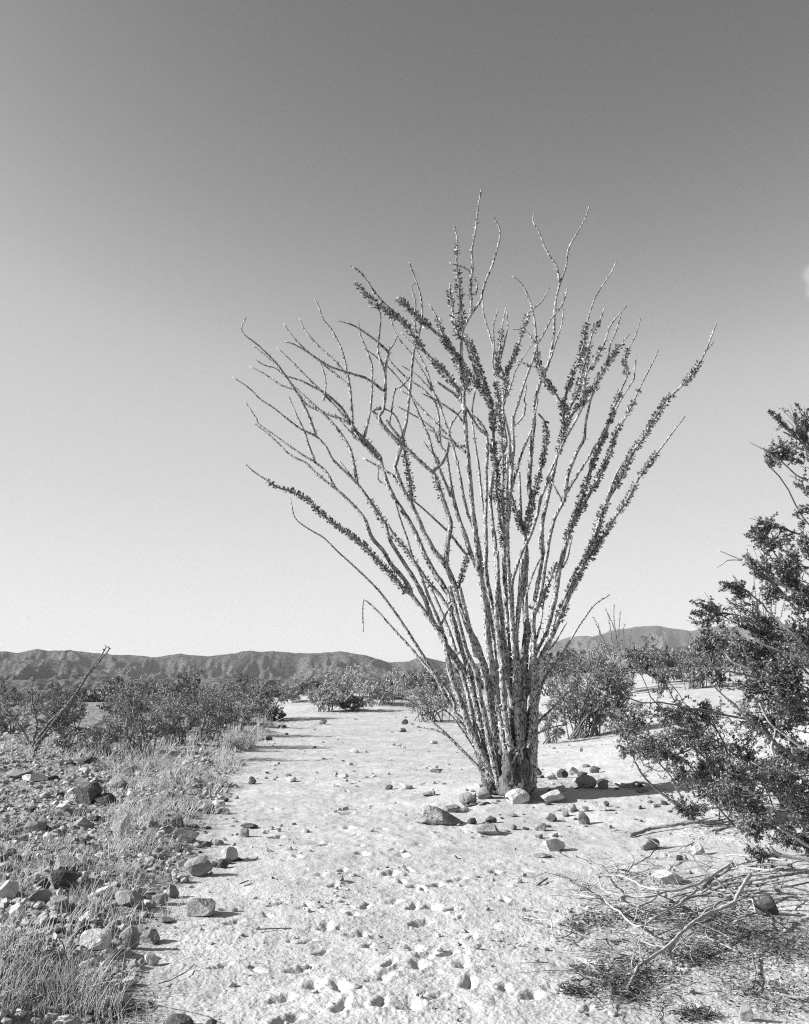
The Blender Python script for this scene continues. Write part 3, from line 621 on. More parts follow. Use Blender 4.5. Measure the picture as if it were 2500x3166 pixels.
def rock(u0, v0, u1, v1, tone, label, name='rock', ang=.75, dep=.75, rz=None, tilt=0, group=None, sink=.2, seed=None, rough=.05, wedge=0, pyr=0):
    seed = seed if seed is not None else int(u0*7+v1*13) % 99991
    p = ground((u0+u1)/2, v1); mp = p[1]/F_PX
    w = (u1-u0)*mp; h = (v1-v0)*mp*1.02
    d = max(w*dep, .03)
    h = max(h*.92-d*.5*1.5/p[1]*.5, .3*h)
    V, Fc = rock_verts(seed, 5 if w > .2 else 4, w, d, h*(1+sink), ang, rough)
    q = V[:, 0]/w+.5; zz = np.clip(V[:, 2]/(h*(1+sink)), 0, 1)
    if wedge: V[:, 2] *= (1-.68*np.clip((q-.3)/.7, 0, 1)**1.1)*(1-.4*np.clip((.22-q)/.22, 0, 1)**2)
    if pyr: V[:, :2] *= (1-pyr*zz)[:, None]; V[:, 0] -= .1*w*zz
    o = mesh_np(name, V, [Fc], M['rock_'+tone], smooth=False)
    o.location = (p[0], p[1]+d*.4, gz(p[0], p[1]+d*.4)-h*sink)
    ROCK_AT.append((p[0], p[1], w))
    o.rotation_euler = (0, math.radians(tilt), rz if rz is not None else random.uniform(-.6, .6))
    return tag(o, label, 'rock', group)
ROCKS = [
 (1283, 2487, 1430, 2553, 'grey', 'large wedge-shaped grey boulder lying left of the tall ocotillo', dict(name='boulder', ang=.3, dep=.8, rz=.1, wedge=1, rough=.08)),
 (1564, 2440, 1639, 2487, 'pale', 'white oblong stone set against the foot of the tall ocotillo', dict(ang=.5, dep=.6)),
 (1667, 2443, 1756, 2482, 'pale', 'pale flat-topped block just right of the white stone at the ocotillo foot', dict(ang=.7)),
 (1779, 2508, 1835, 2550, 'grey', 'grey pyramid-shaped stone on open sand right of the ocotillo', dict(ang=1, pyr=.6)),
 (1679, 2592, 1746, 2632, 'pale', 'white brick-like stone with a shaded right face in front of the ocotillo', dict(ang=1, dep=.6, rz=.6)),
 (1475, 2550, 1554, 2583, 'grey', 'thin grey slab lying flat in the gravel before the ocotillo', dict(ang=1, dep=1.1)),
 (1690, 2512, 1723, 2540, 'dark', 'small dark angular stone beside the grey pyramid-shaped one', dict(ang=1)),
 (1652, 2546, 1690, 2572, 'grey', 'half buried brownish grey stone between the slab and the pyramid stone', {}),
 (1446, 2529, 1474, 2550, 'dark', 'little dark stone at the right tip of the large wedge boulder', {}),
 (1500, 2526, 1536, 2547, 'dark', 'dark flat chip behind the thin grey slab', dict(ang=1)),
 (1850, 2485, 1876, 2512, 'pale', 'small pale stone of the pair right of the ocotillo shadow', {}),
 (1866, 2478, 1884, 2496, 'dark', 'small dark stone of the pair right of the ocotillo shadow', {}),
 (1788, 2494, 1822, 2512, 'pale', 'pale low stone behind the grey pyramid-shaped stone', {}),
 (1730, 2488, 1786, 2514, 'pale', 'pale rounded stone in front of the flat-topped block', {}),
 (1416, 2452, 1474, 2494, 'grey', 'light grey weathered stone behind the large wedge boulder', {}),
 (1474, 2432, 1520, 2474, 'grey', 'grey stone leaning on the left side of the ocotillo foot', {}),
 (1370, 2488, 1420, 2512, 'grey', 'grey stone right behind the peak of the large wedge boulder', {}),
 (1638, 2368, 1677, 2398, 'dark', 'dark stone touching the right side of the ocotillo trunk', {}),
 (1684, 2388, 1718, 2405, 'pale', 'pale stone first in the row behind the ocotillo shadow', {}),
 (1722, 2374, 1758, 2404, 'dark', 'dark stone in the row behind the ocotillo shadow', dict(ang=1)),
 (1757, 2370, 1790, 2394, 'pale', 'pale rounded stone in the row behind the ocotillo shadow', {}),
 (1786, 2386, 1818, 2403, 'dark', 'low dark stone at the end of the row along the ocotillo shadow', {}),
 (1820, 2368, 1856, 2390, 'grey', 'rounded grey stone at the upper edge of the ocotillo shadow', dict(ang=.3)),
 (1778, 2398, 1846, 2440, 'grey', 'big rounded grey rock lying inside the ocotillo shadow', dict(ang=.4)),
 (1850, 2414, 1882, 2441, 'grey', 'round stone at the lower edge of the ocotillo shadow', dict(ang=.3)),
 (1652, 2640, 1706, 2654, 'grey', 'thin dark slab nearly buried below the white brick-like stone', dict(ang=1)),
 (1978, 2590, 2046, 2628, 'grey', 'smooth grey stone under the leaning dead twig', dict(ang=.4)),
 (2023, 2695, 2118, 2738, 'pale', 'pale squarish stone just above the pile of dead branches', dict(ang=.9)),
 (2342, 2765, 2412, 2832, 'dark', 'round dark rock wedged among the dead branches', dict(ang=.5)),
 (2292, 3116, 2332, 3172, 'grey', 'upright pointed grey shard at the bottom right edge', dict(ang=1, dep=.5, sink=.2)),
 (2140, 2610, 2182, 2645, 'pale', 'pale rounded stone under the fringe of the near bush', dict(ang=.4)),
 (2090, 2645, 2114, 2662, 'dark', 'tiny dark stone on sand between grey stone and near bush', {}),
 (1890, 2950, 1932, 2970, 'grey', 'flat grey clod on open sand left of the dead branch tips', {}),
 (567, 2648, 651, 2708, 'grey', 'round grey boulder standing on the left edge of the trail', dict(name='boulder', ang=.35, dep=.8, sink=.06)),
 (679, 2617, 731, 2661, 'pale', 'white angular stone with a shaded right face on the trail edge', dict(ang=1, rz=.5)),
 (667, 2655, 705, 2682, 'dark', 'small dark round stone below the white angular stone', dict(ang=.4)),
 (649, 2660, 670, 2679, 'grey', 'small stone squeezed between round boulder and dark stone', {}),
 (622, 2604, 652, 2622, 'dark', 'dark stone just above the round boulder', {}),
 (650, 2596, 690, 2616, 'grey', 'flat grey stone above the white angular stone', {}),
 (738, 2566, 768, 2593, 'grey', 'rounded grey stone casting a long shadow onto the trail', dict(ang=.4)),
 (0, 2380, 84, 2410, 'grey', 'tilted grey slab at the left edge of the photo', dict(ang=1, dep=.9)),
 (58, 2396, 138, 2420, 'pale', 'pale slab overlapping the tilted slab at the left edge', dict(ang=1)),
 (225, 2424, 309, 2497, 'dark', 'largest dark block of the rock cluster on the left bank', dict(name='boulder', ang=1)),
 (280, 2459, 352, 2497, 'dark', 'low dark rock against the right of the largest bank block', dict(ang=1)),
 (204, 2436, 236, 2462, 'pale', 'white fragment on the left side of the largest bank block', {}),
 (185, 2480, 222, 2498, 'pale', 'pale flat fragment below the white one on the left bank', {}),
 (332, 2398, 396, 2443, 'grey', 'grey rock with shaded right side on the grassy left bank', dict(ang=.9)),
 (232, 2338, 300, 2364, 'dark', 'dark broken rock at the top of the left bank', dict(ang=1)),
 (170, 2346, 228, 2366, 'dark', 'low dark rock left of the broken one atop the bank', dict(ang=1)),
 (379, 2370, 424, 2395, 'grey', 'sharp grey rock in the grass behind the shaded grey rock', dict(ang=1)),
 (478, 2382, 530, 2413, 'grey', 'blunt grey rock half hidden by dry grass near the trail', dict(ang=1)),
 (440, 2352, 470, 2382, 'grey', 'narrow grey rock in the tall dry grass', dict(ang=1)),
 (345, 2506, 400, 2590, 'pale', 'upright pointed pale slab standing in the dry grass', dict(name='boulder', ang=.7, dep=.35, sink=.1)),
 (218, 2522, 282, 2563, 'grey', 'grey rock left of the upright pointed slab', {}),
 (68, 2532, 132, 2574, 'grey', 'grey rock on bare stony ground near the left edge', {}),
 (126, 2564, 175, 2586, 'pale', 'white splinter lying left of centre on the stony bank', dict(ang=1)),
 (506, 2566, 620, 2602, 'dark', 'long low dark rock right of the upright pointed slab', dict(ang=.8, dep=.5)),
 (524, 2518, 566, 2560, 'dark', 'dark rock standing in grass above the long low rock', dict(ang=1)),
 (218, 2496, 272, 2526, 'dark', 'dark flat rock under the largest bank block', dict(ang=1)),
 (168, 2500, 212, 2522, 'pale', 'pale rock left of the dark flat one on the bank', {}),
 (276, 2596, 316, 2630, 'grey', 'small grey rock below the upright pointed slab', {}),
 (759, 2400, 800, 2425, 'dark', 'dark pyramid rock standing alone on the trail', dict(ang=1, dep=.9, pyr=.75)),
 (290, 2738, 348, 2780, 'pale', 'pale block with shadowed front in the lower left grass', dict(ang=.8)),
 (337, 2757, 437, 2806, 'grey', 'wide grey rock right of the pale block in the grass', dict(ang=.8, dep=.5)),
 (510, 2735, 550, 2776, 'grey', 'small upright grey rock between wide rock and arched slab', dict(ang=.9)),
 (466, 2760, 516, 2796, 'grey', 'rounded grey rock below the small upright one', {}),
 (555, 2777, 672, 2836, 'grey', 'arched grey slab tilting over a dark hollow at the trail edge', dict(name='boulder', ang=.8, dep=.5, tilt=-14)),
 (363, 2860, 424, 2934, 'grey', 'tall square block with a dark shaded front', dict(name='boulder', ang=.7, dep=.8, rz=.55)),
 (426, 2868, 494, 2914, 'grey', 'lower grey rock attached right of the tall square block', dict(ang=.8)),
 (241, 2882, 330, 2944, 'pale', 'pale boulder with a dark right end in dry grass', dict(name='boulder', ang=.6)),
 (443, 2946, 488, 2980, 'pale', 'pale small rock lying in shade below the square block', dict(ang=.9)),
 (145, 2702, 243, 2760, 'dark', 'big dark slanting rock behind the lower left grass', dict(name='boulder', ang=1)),
 (108, 2704, 152, 2742, 'dark', 'narrow dark rock left of the big slanting one', dict(ang=1)),
 (-12, 2725, 52, 2784, 'pale', 'pale leaning slab cut by the left edge of the photo', dict(ang=1)),
 (91, 2744, 166, 2792, 'grey', 'thin tilted slab pointing up right in the lower left grass', dict(ang=1, dep=.4, tilt=-25)),
 (23, 2780, 74, 2838, 'pale', 'pale squared rock sunk in the lower left grass', dict(ang=1)),
 (140, 2786, 208, 2822, 'grey', 'flat grey rock in grass right of the pale squared rock', {}),
 (8, 2920, 48, 2966, 'grey', 'small grey rock low at the left edge in grass', {}),
 (255, 2830, 296, 2862, 'pale', 'pale rounded stone in grass above the pale boulder', dict(ang=.4)),
 (496, 3138, 590, 3185, 'dark', 'dark hump of rock at the bottom edge beside the grass', dict(ang=.5)),
 (636, 3150, 668, 3172, 'dark', 'small dark stone at the bottom edge on the sand', {}),
 (652, 2472, 694, 2494, 'pale', 'pale stone at the grassy trail edge far up the bank', {}),
 (628, 2484, 660, 2516, 'grey', 'grey upright stone just below the pale one at the trail edge', dict(ang=1)),
 (740, 2548, 795, 2565, 'dark', 'flat dark stone on the trail above the rounded grey stone', dict(ang=1)),
 (670, 2500, 710, 2520, 'grey', 'grey flat stone at the trail edge with a dark right side', dict(ang=1)),
 (882, 2400, 918, 2418, 'pale', 'pale smooth stone right of the dark pyramid on the trail', dict(ang=.4)),
 (1034, 2383, 1048, 2400, 'dark', 'tiny pointed dark stone in the middle of the trail', dict(ang=1, pyr=.7)),
 (1190, 2424, 1214, 2440, 'dark', 'dark small stone left of the pale pair on the sand', dict(ang=1)),
 (1240, 2424, 1275, 2440, 'pale', 'low pale stone right of the small dark stone on the sand', {}),
 (1242, 2306, 1256, 2321, 'pale', 'small standing pale stone on the far sand left of the ocotillo', dict(ang=1)),
 (1228, 2248, 1256, 2262, 'grey', 'grey stone near the far end of the sand by the pale bush', {}),
 (1240, 2222, 1262, 2240, 'dark', 'round dark stone above the grey one on the far sand', dict(ang=.4)),
 (1308, 2440, 1346, 2458, 'grey', 'flat grey stone behind the wedge boulder on the left', dict(ang=1)),
 (1328, 2375, 1366, 2389, 'grey', 'flat stone pair behind the low left canes of the ocotillo', dict(ang=1)),
 (1330, 2288, 1352, 2300, 'pale', 'pale stone behind the low left canes of the ocotillo', {}),
 (820, 2272, 842, 2288, 'dark', 'dark stone where the trail meets the far grass edge', {}),
 (857, 2240, 886, 2250, 'dark', 'dark flat stone on the far trail edge below the dark bush', {}),
 (985, 2222, 1010, 2240, 'grey', 'angular stone below the pale rounded bush', dict(ang=1)),
 (1792, 2308, 1802, 2324, 'grey', 'thin upright stone on bare sand behind the ocotillo shadow', dict(ang=1)),
]
for (u0, v0, u1, v1, tone, lab, kw) in ROCKS: rock(u0, v0, u1, v1, tone, lab, **kw)

# small loose stones nobody could tell apart: eight shapes, copied
def small_stones():
    protos = []
    for k in range(10):
        V, Fc = rock_verts(500+k, 3, 1, random.uniform(.6, .95), random.uniform(.4, .7), .9, .06)
        protos.append([mesh_np('stone', V, [Fc], M['rock_'+t], smooth=False, link=False) for t in ('pale', 'grey', 'dark')])
    def put(x, y, s, tone, lab, grp):
        o = random.choice(protos)[tone].copy(); COL.objects.link(o)
        o.location = (x, y, gz(x, y)-s*.14); o.scale = (s, s, s*random.uniform(.7, 1)); o.rotation_euler = (random.uniform(-.15, .15), random.uniform(-.15, .15), random.uniform(0, 6.28))
        tag(o, lab, 'stone', grp)
    def region(n, u0, v0, u1, v1, s0, s1, tones, lab, grp):
        for _ in range(n):
            u = random.uniform(u0, u1); v = random.uniform(v0, v1); p = ground(u, v)
            put(p[0], p[1], s0*(s1/s0)**(random.random()**1.7), random.choice(tones), lab, grp)
    A = 'small loose stone in the gravel around the foot of the tall ocotillo'; GA = 'loose stones round the ocotillo'
    region(26, 1440, 2430, 1560, 2500, .05, .14, (0, 1, 1, 2), A, GA)
    region(28, 1400, 2490, 1760, 2600, .04, .11, (0, 1, 1, 2), A, GA)
    region(20, 1640, 2370, 2000, 2450, .06, .16, (0, 1, 2), A, GA)
    region(16, 1690, 2470, 2150, 2560, .04, .10, (0, 1, 2), A, GA)
    B = 'small broken stone on the stony grassy bank left of the trail'; GB = 'broken stones on the left bank'
    region(72, 0, 2370, 560, 2700, .06, .24, (0, 1, 1, 2, 2), B, GB)
    region(14, 100, 2680, 560, 2960, .05, .12, (0, 1, 2), B, GB)
    C = 'small stone along the left edge of the sandy trail'; GC = 'stones along the trail edge'
    region(30, 590, 2440, 740, 2680, .04, .12, (0, 1, 2, 2), C, GC)
    D = 'small stone lying on the far part of the sandy trail'; GD = 'stones on the far trail'
    region(26, 760, 2200, 1350, 2440, .05, .18, (0, 1, 2, 2), D, GD)
    E = 'small grey stone in the pale rubble under the near bush on the right'; GE = 'rubble under the near bush'
    region(26, 1980, 2400, 2300, 2500, .05, .16, (0, 0, 1), E, GE)
    Fl = 'pale stone on the sunlit rise beyond the bushes on the right'; GF = 'stones on the far rise'
    region(24, 1960, 2150, 2350, 2240, .08, .3, (0, 0, 1, 2), Fl, GF)
small_stones()

def gravel():
    V0, F0 = ICO[0]; g = []; n = 60000
    y = 4.2*(24/4.2)**RNG.random(n); x = RNG.uniform(-.42, .42, n)*y
    s_ = side(x, y); left = s_ > .05
    clump = fbm2(x*1.6, y*1.6, 3, 55)
    keep = (left & (RNG.random(n) < .9)) | (~left & (RNG.random(n) < np.clip(-.05+.55*clump, .015, .4)))
    x, y, left = x[keep], y[keep], left[keep]; n = len(x)
    sz = .0045*(8)**(RNG.random(n)**2.6)*(1+.05*y)*np.where(left, .95, .62)
    z = zbase(x, y)+zdetail(x, y)
    R = unit(RNG.normal(0, 1, (n, 3))); X = unit(np.cross(R, RNG.normal(0, 1, (n, 3)))); Y = np.cross(R, X)
    sc = RNG.uniform(.6, 1.1, (n, 3))*sz[:, None]
    loc = V0[None]*sc[:, None]*(1+.25*RNG.normal(0, 1, (n, 12, 1)))
    W_ = loc[..., :1]*R[:, None]+loc[..., 1:2]*X[:, None]+loc[..., 2:]*Y[:, None]
    W_[..., 2] *= .75
    W_ += np.stack([x, y, z+.25*sz], 1)[:, None]
    Fc = (F0[None]+(np.arange(n)*12)[:, None, None]).reshape(-1, 3)
    o = mesh_np('gravel', W_.reshape(-1, 3), [Fc], M['gravel'], tint=np.repeat(RNG.random(n), 20))
    tag(o, 'fine gravel strewn over sand and stony bank', 'gravel', kind='stuff')
gravel()

# ------------------------------------------------------------------ dry grass on the left bank
def grass():
    pts = []
    def patch(u0, v0, u1, v1, n, h):
        n = int(n*(.62 if v0 < 2690 else .5))
        for _ in range(n):
            u = random.uniform(u0, u1); v = random.uniform(v0, v1); p = ground(u, v)
            if side(p[0], p[1]) < random.uniform(-.15, .25): continue
            if fbm2(np.array(p[0]*1.3), np.array(p[1]*1.3), 2, 71) < random.uniform(-.35, .1): continue
            if any(abs(p[0]-a) < .62*w and -1.1*max(w, .15) < p[1]-b < w for a, b, w in ROCK_AT if w > .1): continue
            pts.append((p[0], p[1], h*random.uniform(.45, 1.05)))
    patch(-40, 2780, 330, 3230, 620, .24); patch(200, 2760, 440, 3230, 260, .2)
    patch(0, 2690, 420, 2800, 200, .2); patch(330, 2380, 700, 2640, 620, .26); patch(0, 2440, 420, 2680, 220, .18)
    patch(380, 2290, 800, 2400, 520, .34); patch(0, 2290, 400, 2380, 260, .28); patch(640, 2220, 900, 2330, 260, .34)
    patch(400, 2640, 620, 2900, 90, .14)
    T = np.array(pts); per = 10; n = len(T)*per
    c = np.repeat(T, per, 0)
    spread = np.repeat(RNG.uniform(.03, .12, len(T)), per)
    ang = RNG.uniform(0, 2*np.pi, n); rr = spread*np.sqrt(RNG.random(n))
    bx = c[:, 0]+rr*np.cos(ang); by = c[:, 1]+rr*np.sin(ang); bz = zbase(bx, by)+zdetail(bx, by)-.01
    H = c[:, 2]*RNG.uniform(.35, 1.1, n)
    lean = RNG.normal(0, .22, (n, 2))*np.where(RNG.random((n, 1)) < .18, 3.2, 1)+np.stack([np.cos(ang), np.sin(ang)], 1)*.22+np.array([.05, 0])
    P = np.zeros((n, 4, 3)); w = (.0009+.00012*by)*RNG.uniform(.7, 1.5, n)
    for k, t in enumerate((0, .38, .72, 1.0)):
        P[:, k, 0] = bx+lean[:, 0]*H*t**1.7; P[:, k, 1] = by+lean[:, 1]*H*t**1.7; P[:, k, 2] = bz+H*t*(1-.12*t)
    R = w[:, None]*np.array([1, .9, .65, .2])[None]
    g = Geo(); batch_tubes(g, P, R, 3, np.repeat(RNG.random(len(T)), per)*.6+RNG.random(n)*.4)
    o = g.build('dry_grass', M['grass'], smooth=False); tag(o, 'pale dry grass growing along the left bank of the trail', 'grass', kind='stuff')
grass()

# ------------------------------------------------------------------ bushes
def bush_mesh(base, clumps, seed, nstem_r=.012, twigs=14, leafn=420, ls=.026, rb=.08, grow=1.0, bow=(0, 0, 0)):
    """clumps: (centre xyz, radii xyz, weight). returns stem Geo, leaf Geo (world)"""
    rg = np.random.default_rng(seed); gs = Geo(); gl = Geo()
    base = np.asarray(base, float)
    for (c, rad, wt) in clumps:
        c = np.asarray(c, float); rad = np.asarray(rad, float)*grow
        b = base+np.array([rg.normal(0, rb), rg.normal(0, rb), -.05]); d = c-b; L = np.linalg.norm(d)
        side_ = np.cross(d, [0, 0, 1.0]); 
        m1 = b+d*.33+np.array([0, 0, .10*L])+rg.normal(0, .06*L, 3); m2 = b+d*.7+np.array([0, 0, .05*L])+rg.normal(0, .05*L, 3)
        m1 = m1+np.array(bow)*L; m2 = m2+np.array(bow)*L*.7; m1[2] = max(m1[2], b[2]+.05); m2[2] = max(m2[2], b[2]+.06)
        P = catmull(np.array([b, m1, m2, c]), 7); P, _ = resample(P, max(.05, L/26)); n = len(P)
        P = P+np.cumsum(rg.normal(0, .011*L**.5, (n, 3)), 0)*np.linspace(0, 1, n)[:, None]
        rt = nstem_r*(.6+.5*rg.random())*max(.6, L)**.5
        tube(gs, P, np.linspace(rt, rt*.3, n), 5, .06, tint=.5)
        m = max(3, int(twigs*wt))
        s0 = P[(rg.uniform(max(.5, 1-1.1*rad.mean()/max(L, .1)), 1.0, m)*(n-1)).astype(int)]
        e = c+unit(rg.normal(0, 1, (m, 3)))*rad*(rg.random((m, 1))**.4)
        mid = (s0+e)/2+rg.normal(0, .12, (m, 3))*rad.mean()
        t = np.linspace(0, 1, 6)[None, :, None]
        Q = s0[:, None]*(1-t)**2+2*mid[:, None]*t*(1-t)+e[:, None]*t*t
        Q[:, 1:] += rg.normal(0, .07, (m, 5, 3))*rad.mean()
        batch_tubes(gs, Q, rt*.30*np.linspace(1, .35, 6)[None]*np.ones((m, 1)), 3, np.full(m, .5))
        # second order twiglets with leaves
        m2_ = m*3; src = rg.integers(0, m, m2_); ti = rg.uniform(.25, 1, m2_); i0 = np.minimum((ti*5).astype(int), 4); f = (ti*5-i0)[:, None]
        q0 = Q[src, i0]*(1-f)+Q[src, i0+1]*f; dirv = unit(Q[src, i0+1]-Q[src, i0]+rg.normal(0, .7, (m2_, 3))*np.linalg.norm(Q[src, i0+1]-Q[src, i0], axis=1)[:, None])
        ln = rad.mean()*rg.uniform(.25, .65, m2_)
        tq = np.linspace(0, 1, 4)[None, :, None]
        q = q0[:, None]+dirv[:, None]*ln[:, None, None]*tq+np.array([0, 0, .12])*ln[:, None, None]*tq**2+rg.normal(0, .13, (m2_, 4, 3))*ln[:, None, None]*tq
        batch_tubes(gs, q, rt*.16*np.linspace(1, .4, 4)[None]*np.ones((m2_, 1)), 3, np.full(m2_, .5))
        nl = int(leafn*wt); k = rg.integers(0, m2_, nl); tt = rg.uniform(.05, 1, nl)*3; j = np.minimum(tt.astype(int), 2); f = (tt-j)[:, None]
        cc = q[k, j]*(1-f)+q[k, j+1]*f
        dr = unit(dirv[k])*.2+rg.normal(0, .8, (nl, 3))+np.array([0, 0, .25])
        leaves(gl, cc, dr, rg.uniform(.6, 1.25, nl)*ls, rg.uniform(.4, .75, nl)*ls, np.clip(rg.normal(.4, .25, nl), 0, 1))
    return gs, gl
def px_clumps(L):
    o = []
    for (u, v, ru, rv, y, wt) in L:
        c = at(u, v, y); k = y/F_PX; o.append((c, (ru*k, (ru+rv)*.5*k, rv*k), wt))
    return o
def bush(name, label, base, clumps, seed, leaf, stem, group=None, cat='bush', extra=None, **kw):
    root = empty(name, base, label, cat, group)
    gs, gl = bush_mesh(base, clumps, seed, **kw)
    if extra:
        extra(root, base)
    gs.build('stems', M[stem], root, True, base); gl.build('foliage', M[leaf], root, False, base)
    return root

near_base = ground(2860, 2700)
Y = near_base[1]
A_CL = [(2455, 1285, 62, 40), (2405, 1270, 30, 22), (2440, 1395, 66, 45), (2390, 1415, 30, 28), (2490, 1505, 40, 28), (2485, 1580, 30, 30), (2385, 1650, 70, 50), (2330, 1630, 40, 34), (2450, 1720, 60, 60), (2325, 1720, 50, 40), (2400, 1760, 60, 40),
        (2262, 1822, 46, 42), (2185, 1862, 36, 36), (2160, 1915, 50, 36), (2220, 1960, 70, 45), (2320, 1900, 80, 60), (2440, 1850, 60, 60), (2460, 1960, 60, 70), (2370, 1990, 60, 50), (2300, 2050, 80, 50), (2420, 2080, 80, 70), (2225, 2075, 50, 30),
        (2320, 2140, 70, 60), (2440, 2200, 70, 80), (2340, 2250, 80, 60), (2450, 2340, 60, 70), (2380, 2440, 80, 60), (2290, 2390, 60, 50), (2460, 2500, 60, 50), (2400, 2570, 70, 40), (2350, 2640, 50, 36), (2470, 2620, 50, 40), (2560, 1500, 60, 140), (2580, 1800, 80, 120), (2600, 2100, 80, 140), (2300, 2510, 50, 40), (2420, 2700, 40, 24), (2490, 2150, 50, 70), (2400, 2340, 60, 60), (2330, 2560, 60, 40), (2450, 2440, 60, 60), (2250, 2440, 60, 40), (2500, 2560, 60, 60), (2370, 1830, 50, 40), (2490, 1660, 40, 60), (2280, 1990, 60, 40), (2400, 2160, 60, 50)]
def bare_limb(root, base):
    for s, r0, r1 in (("R 1800,1420 1650,1355 1500,1285 1370,1205 1270,1135", 10, 6), ("R 1270,1135 1210,1112 1110,1070", 5, 2.5), ("R 1270,1135 1180,1135 1130,1165 1100,1185", 5, 2.5),
                      ("G 2000,480 1708,340 1600,322 1500,298 1440,240", 16, 9), ("G 2000,620 1708,545 1600,520 1480,510 1390,450 1330,410", 18, 8), ("G 1900,330 1708,250 1640,210 1570,170", 10, 6),
                      ("R 1850,1760 1708,1700 1600,1620 1520,1560", 8, 4), ("R 1700,1820 1500,1730 1400,1690 1330,1650", 9, 4), ("R 1330,1860 1210,1810 1150,1740 1100,1700", 8, 3), ("R 1310,1820 1290,1750 1270,1710", 6, 3),
                      ("J 1708,700 1560,590 1450,500 1380,370", 8, 4), ("J 1480,720 1460,660 1480,590 1490,530", 7, 3.5), ("J 1650,960 1500,860 1330,760", 8, 4), ("J 1700,1310 1600,1250 1500,1190", 10, 6)):
        p = path(s); P = np.array([at(u, v, Y*(.99)) for u, v in p]); P = catmull(P, 5); g = Geo(); tube(g, P, np.linspace(r0, r1, len(P))*.5*Y/F_PX, 6, .08); g.build('limb', M['stem_pale'], root, True, base)
bush('creosote_bush', 'large dark-leaved bush cut off by the right edge, leaning towards the ocotillo', near_base,
     px_clumps([(u, v, ru, rv, Y*(.97+.09*random.random()), ru*rv/2600.) for (u, v, ru, rv) in A_CL]), 11, 'creosote_leaf', 'stem_dark', extra=bare_limb, leafn=1500, twigs=22, ls=.0205, rb=.3, grow=1.08, bow=(.2, .05, .02))
b2 = ground(2330, 2520); Y2 = b2[1]
B_CL = [(1975, 2035, 34, 40), (1985, 2085, 26, 20), (1900, 2100, 60, 36), (2010, 2110, 40, 30), (1895, 2175, 46, 40), (1960, 2225, 66, 36), (2030, 2215, 46, 36), (2080, 2195, 56, 40), (2110, 2255, 76, 55), (2000, 2290, 80, 46), (1935, 2320, 46, 26),
        (2060, 2335, 86, 46), (2175, 2195, 56, 46), (2200, 2295, 86, 66), (2140, 2375, 76, 46), (2240, 2400, 66, 46), (2090, 2405, 46, 26), (2095, 2485, 36, 28), (2140, 2525, 56, 34), (2230, 2480, 56, 44), (2180, 2440, 60, 36), (2300, 2330, 60, 60), (2320, 2460, 60, 50)]
bush('creosote_bush', 'low spreading dark bush right of the ocotillo shadow, in front of other bushes', b2,
     px_clumps([(u, v, ru, rv, Y2*(.93+.12*random.random()), ru*rv/2600.) for (u, v, ru, rv) in B_CL]), 12, 'creosote_leaf', 'stem_dark', leafn=1750, twigs=24, ls=.0225, rb=.25, grow=1.25)

